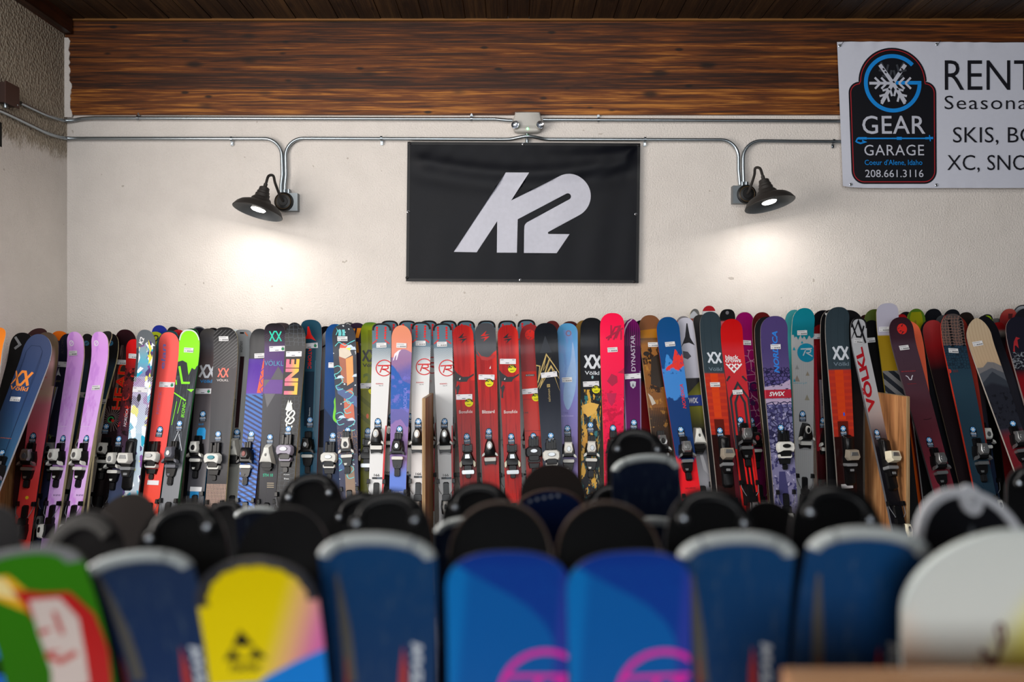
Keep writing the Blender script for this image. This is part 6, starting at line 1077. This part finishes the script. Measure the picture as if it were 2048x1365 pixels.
tipband(SW, '#b4b6bc', .84, 0, 1.0, .003, 'tip_guard', None, 0, 0, .4)
b = B(); b.loft([[Vector(SW.surf(a * SW.k, (22 + e) * SW.k, o)) for a, e in circ(24, 18, 30)] for o in (-.001, .0045)], mat('#b4b6bc', .4)); b.build('guard_boss', SW.root)
b = B(); b.lathe([(.005, 0), (.004, .003), (0, .004)], mat('#8d9096', .4), Matrix.Translation(SW.surf(0, 22 * SW.k, .0045)) @ Matrix.Rotation(math.pi / 2, 4, 'X'), 14); b.build('rivet', SW.root)
b = B(); b.poly([(-30, 150), (0, 70), (34, 150)], lambda a, e: SW.surf(a * SW.k, e * SW.k, .0008), mat('#4a4e54', .5)); b.build('base_print', SW.root)
# -- rows further back
for a in (('black ski base with riveted loop, tallest of the middle rows', (1272, 857), (1276, 1100), 130, 1.43, 'handle'), ('black ski base above the brown rimmed middle ski', (1105, 928), (1107, 1150), 134, 1.40, 'none'), ('black ski base with riveted loop behind right bright blue ski', (1229, 967), (1231, 1150), 136, 1.33, 'handle'), ('black ski base with riveted loop behind left bright blue ski', (957, 964), (960, 1150), 148, 1.24, 'handle'),
          ('black ski base with riveted loop behind the plain black one', (621, 947), (630, 1150), 132, 1.38, 'handle'), ('black ski base with riveted loop half hidden beside the blue ski', (722, 985), (728, 1150), 136, 1.34, 'handle'), ('plain dark brown ski tip behind the grey looped guard', (250, 989), (262, 1150), 124, 1.30, 'none'), ('dark ski tip with rivet behind the looped guard ski', (447, 1002), (456, 1150), 96, 1.45, 'handle'), ('plain black ski tip left of the right blue ski', (1540, 1005), (1538, 1150), 110, 1.40, 'none'), ('dark blurred ski tip cut by the right frame edge', (2066, 935), (2060, 1150), 122, 1.30, 'handle')):
    rear(a[0], a[1], a[2], a[3], a[4], a[5], '#0a0a0c' if 'brown' not in a[0] else '#1d1715', group=MG, r=a[3] * .5, p=2.1)
team('dark navy ski with silver tip guard in front of tallest loop', (1292, 910), (1296, 1100), 134, 1.30, 0, 0, 0, False, MG, False)
team('navy ski with silver guard in front of left middle loop', (940, 1035), (945, 1200), 140, 1.12, 0, 0, 0, True, MG, False)
team('navy ski with silver guard behind the plain black base', (520, 1014), (530, 1200), 100, 1.34, 0, 0, 0, True, MG, False)
team('navy ski with silver guard behind right bright blue base', (1290, 1036), (1292, 1200), 150, 1.16, 0, 0, 0, True, MG, False)
SB = ski('navy blue ski with brown white dotted tip edge', (1100, 979), (1103, 1200), 140, 1.27, [(979, '#122448'), (1020, '#0e1a3c'), (1200, '#0a1430')], side='#3c2c24', group=MG, lam=.04, r=46, p=2.0, **NK, dec=[('C', 1060 + 14 * i, 1003 - 4 * i + (i * i) * .3, 3.4, '#8d92a0') for i in range(5)])
tipband(SB, '#4c372c', .90, 5, 1.0, .002, 'edge_strip', None, 0, 0, .5)
# -- front rail of the rack
def rail():
    d = .60; x0 = (1572 - 1024) / F * d; zt = CZ + (682.5 - 1347) / F * d
    t = thing('rack_rail', 'light wooden front rail of the rack at bottom right', 'wooden rail', (x0, d, 0))
    m = woodmat('rail_wood', ('#8a6242', '#b0835a', '#c49a70', '#d4ae86'), 'x', .3, .6)
    b = B(); b.box((.7, 0, zt - .045), (1.4, .02, .09), m); b.build('rail_board', t)
    for x in (.03, 1.37):
        b = B(); b.box((x, .0, (zt - .09) / 2), (.045, .02, zt - .09), m); b.build('rail_post', t)
rail()
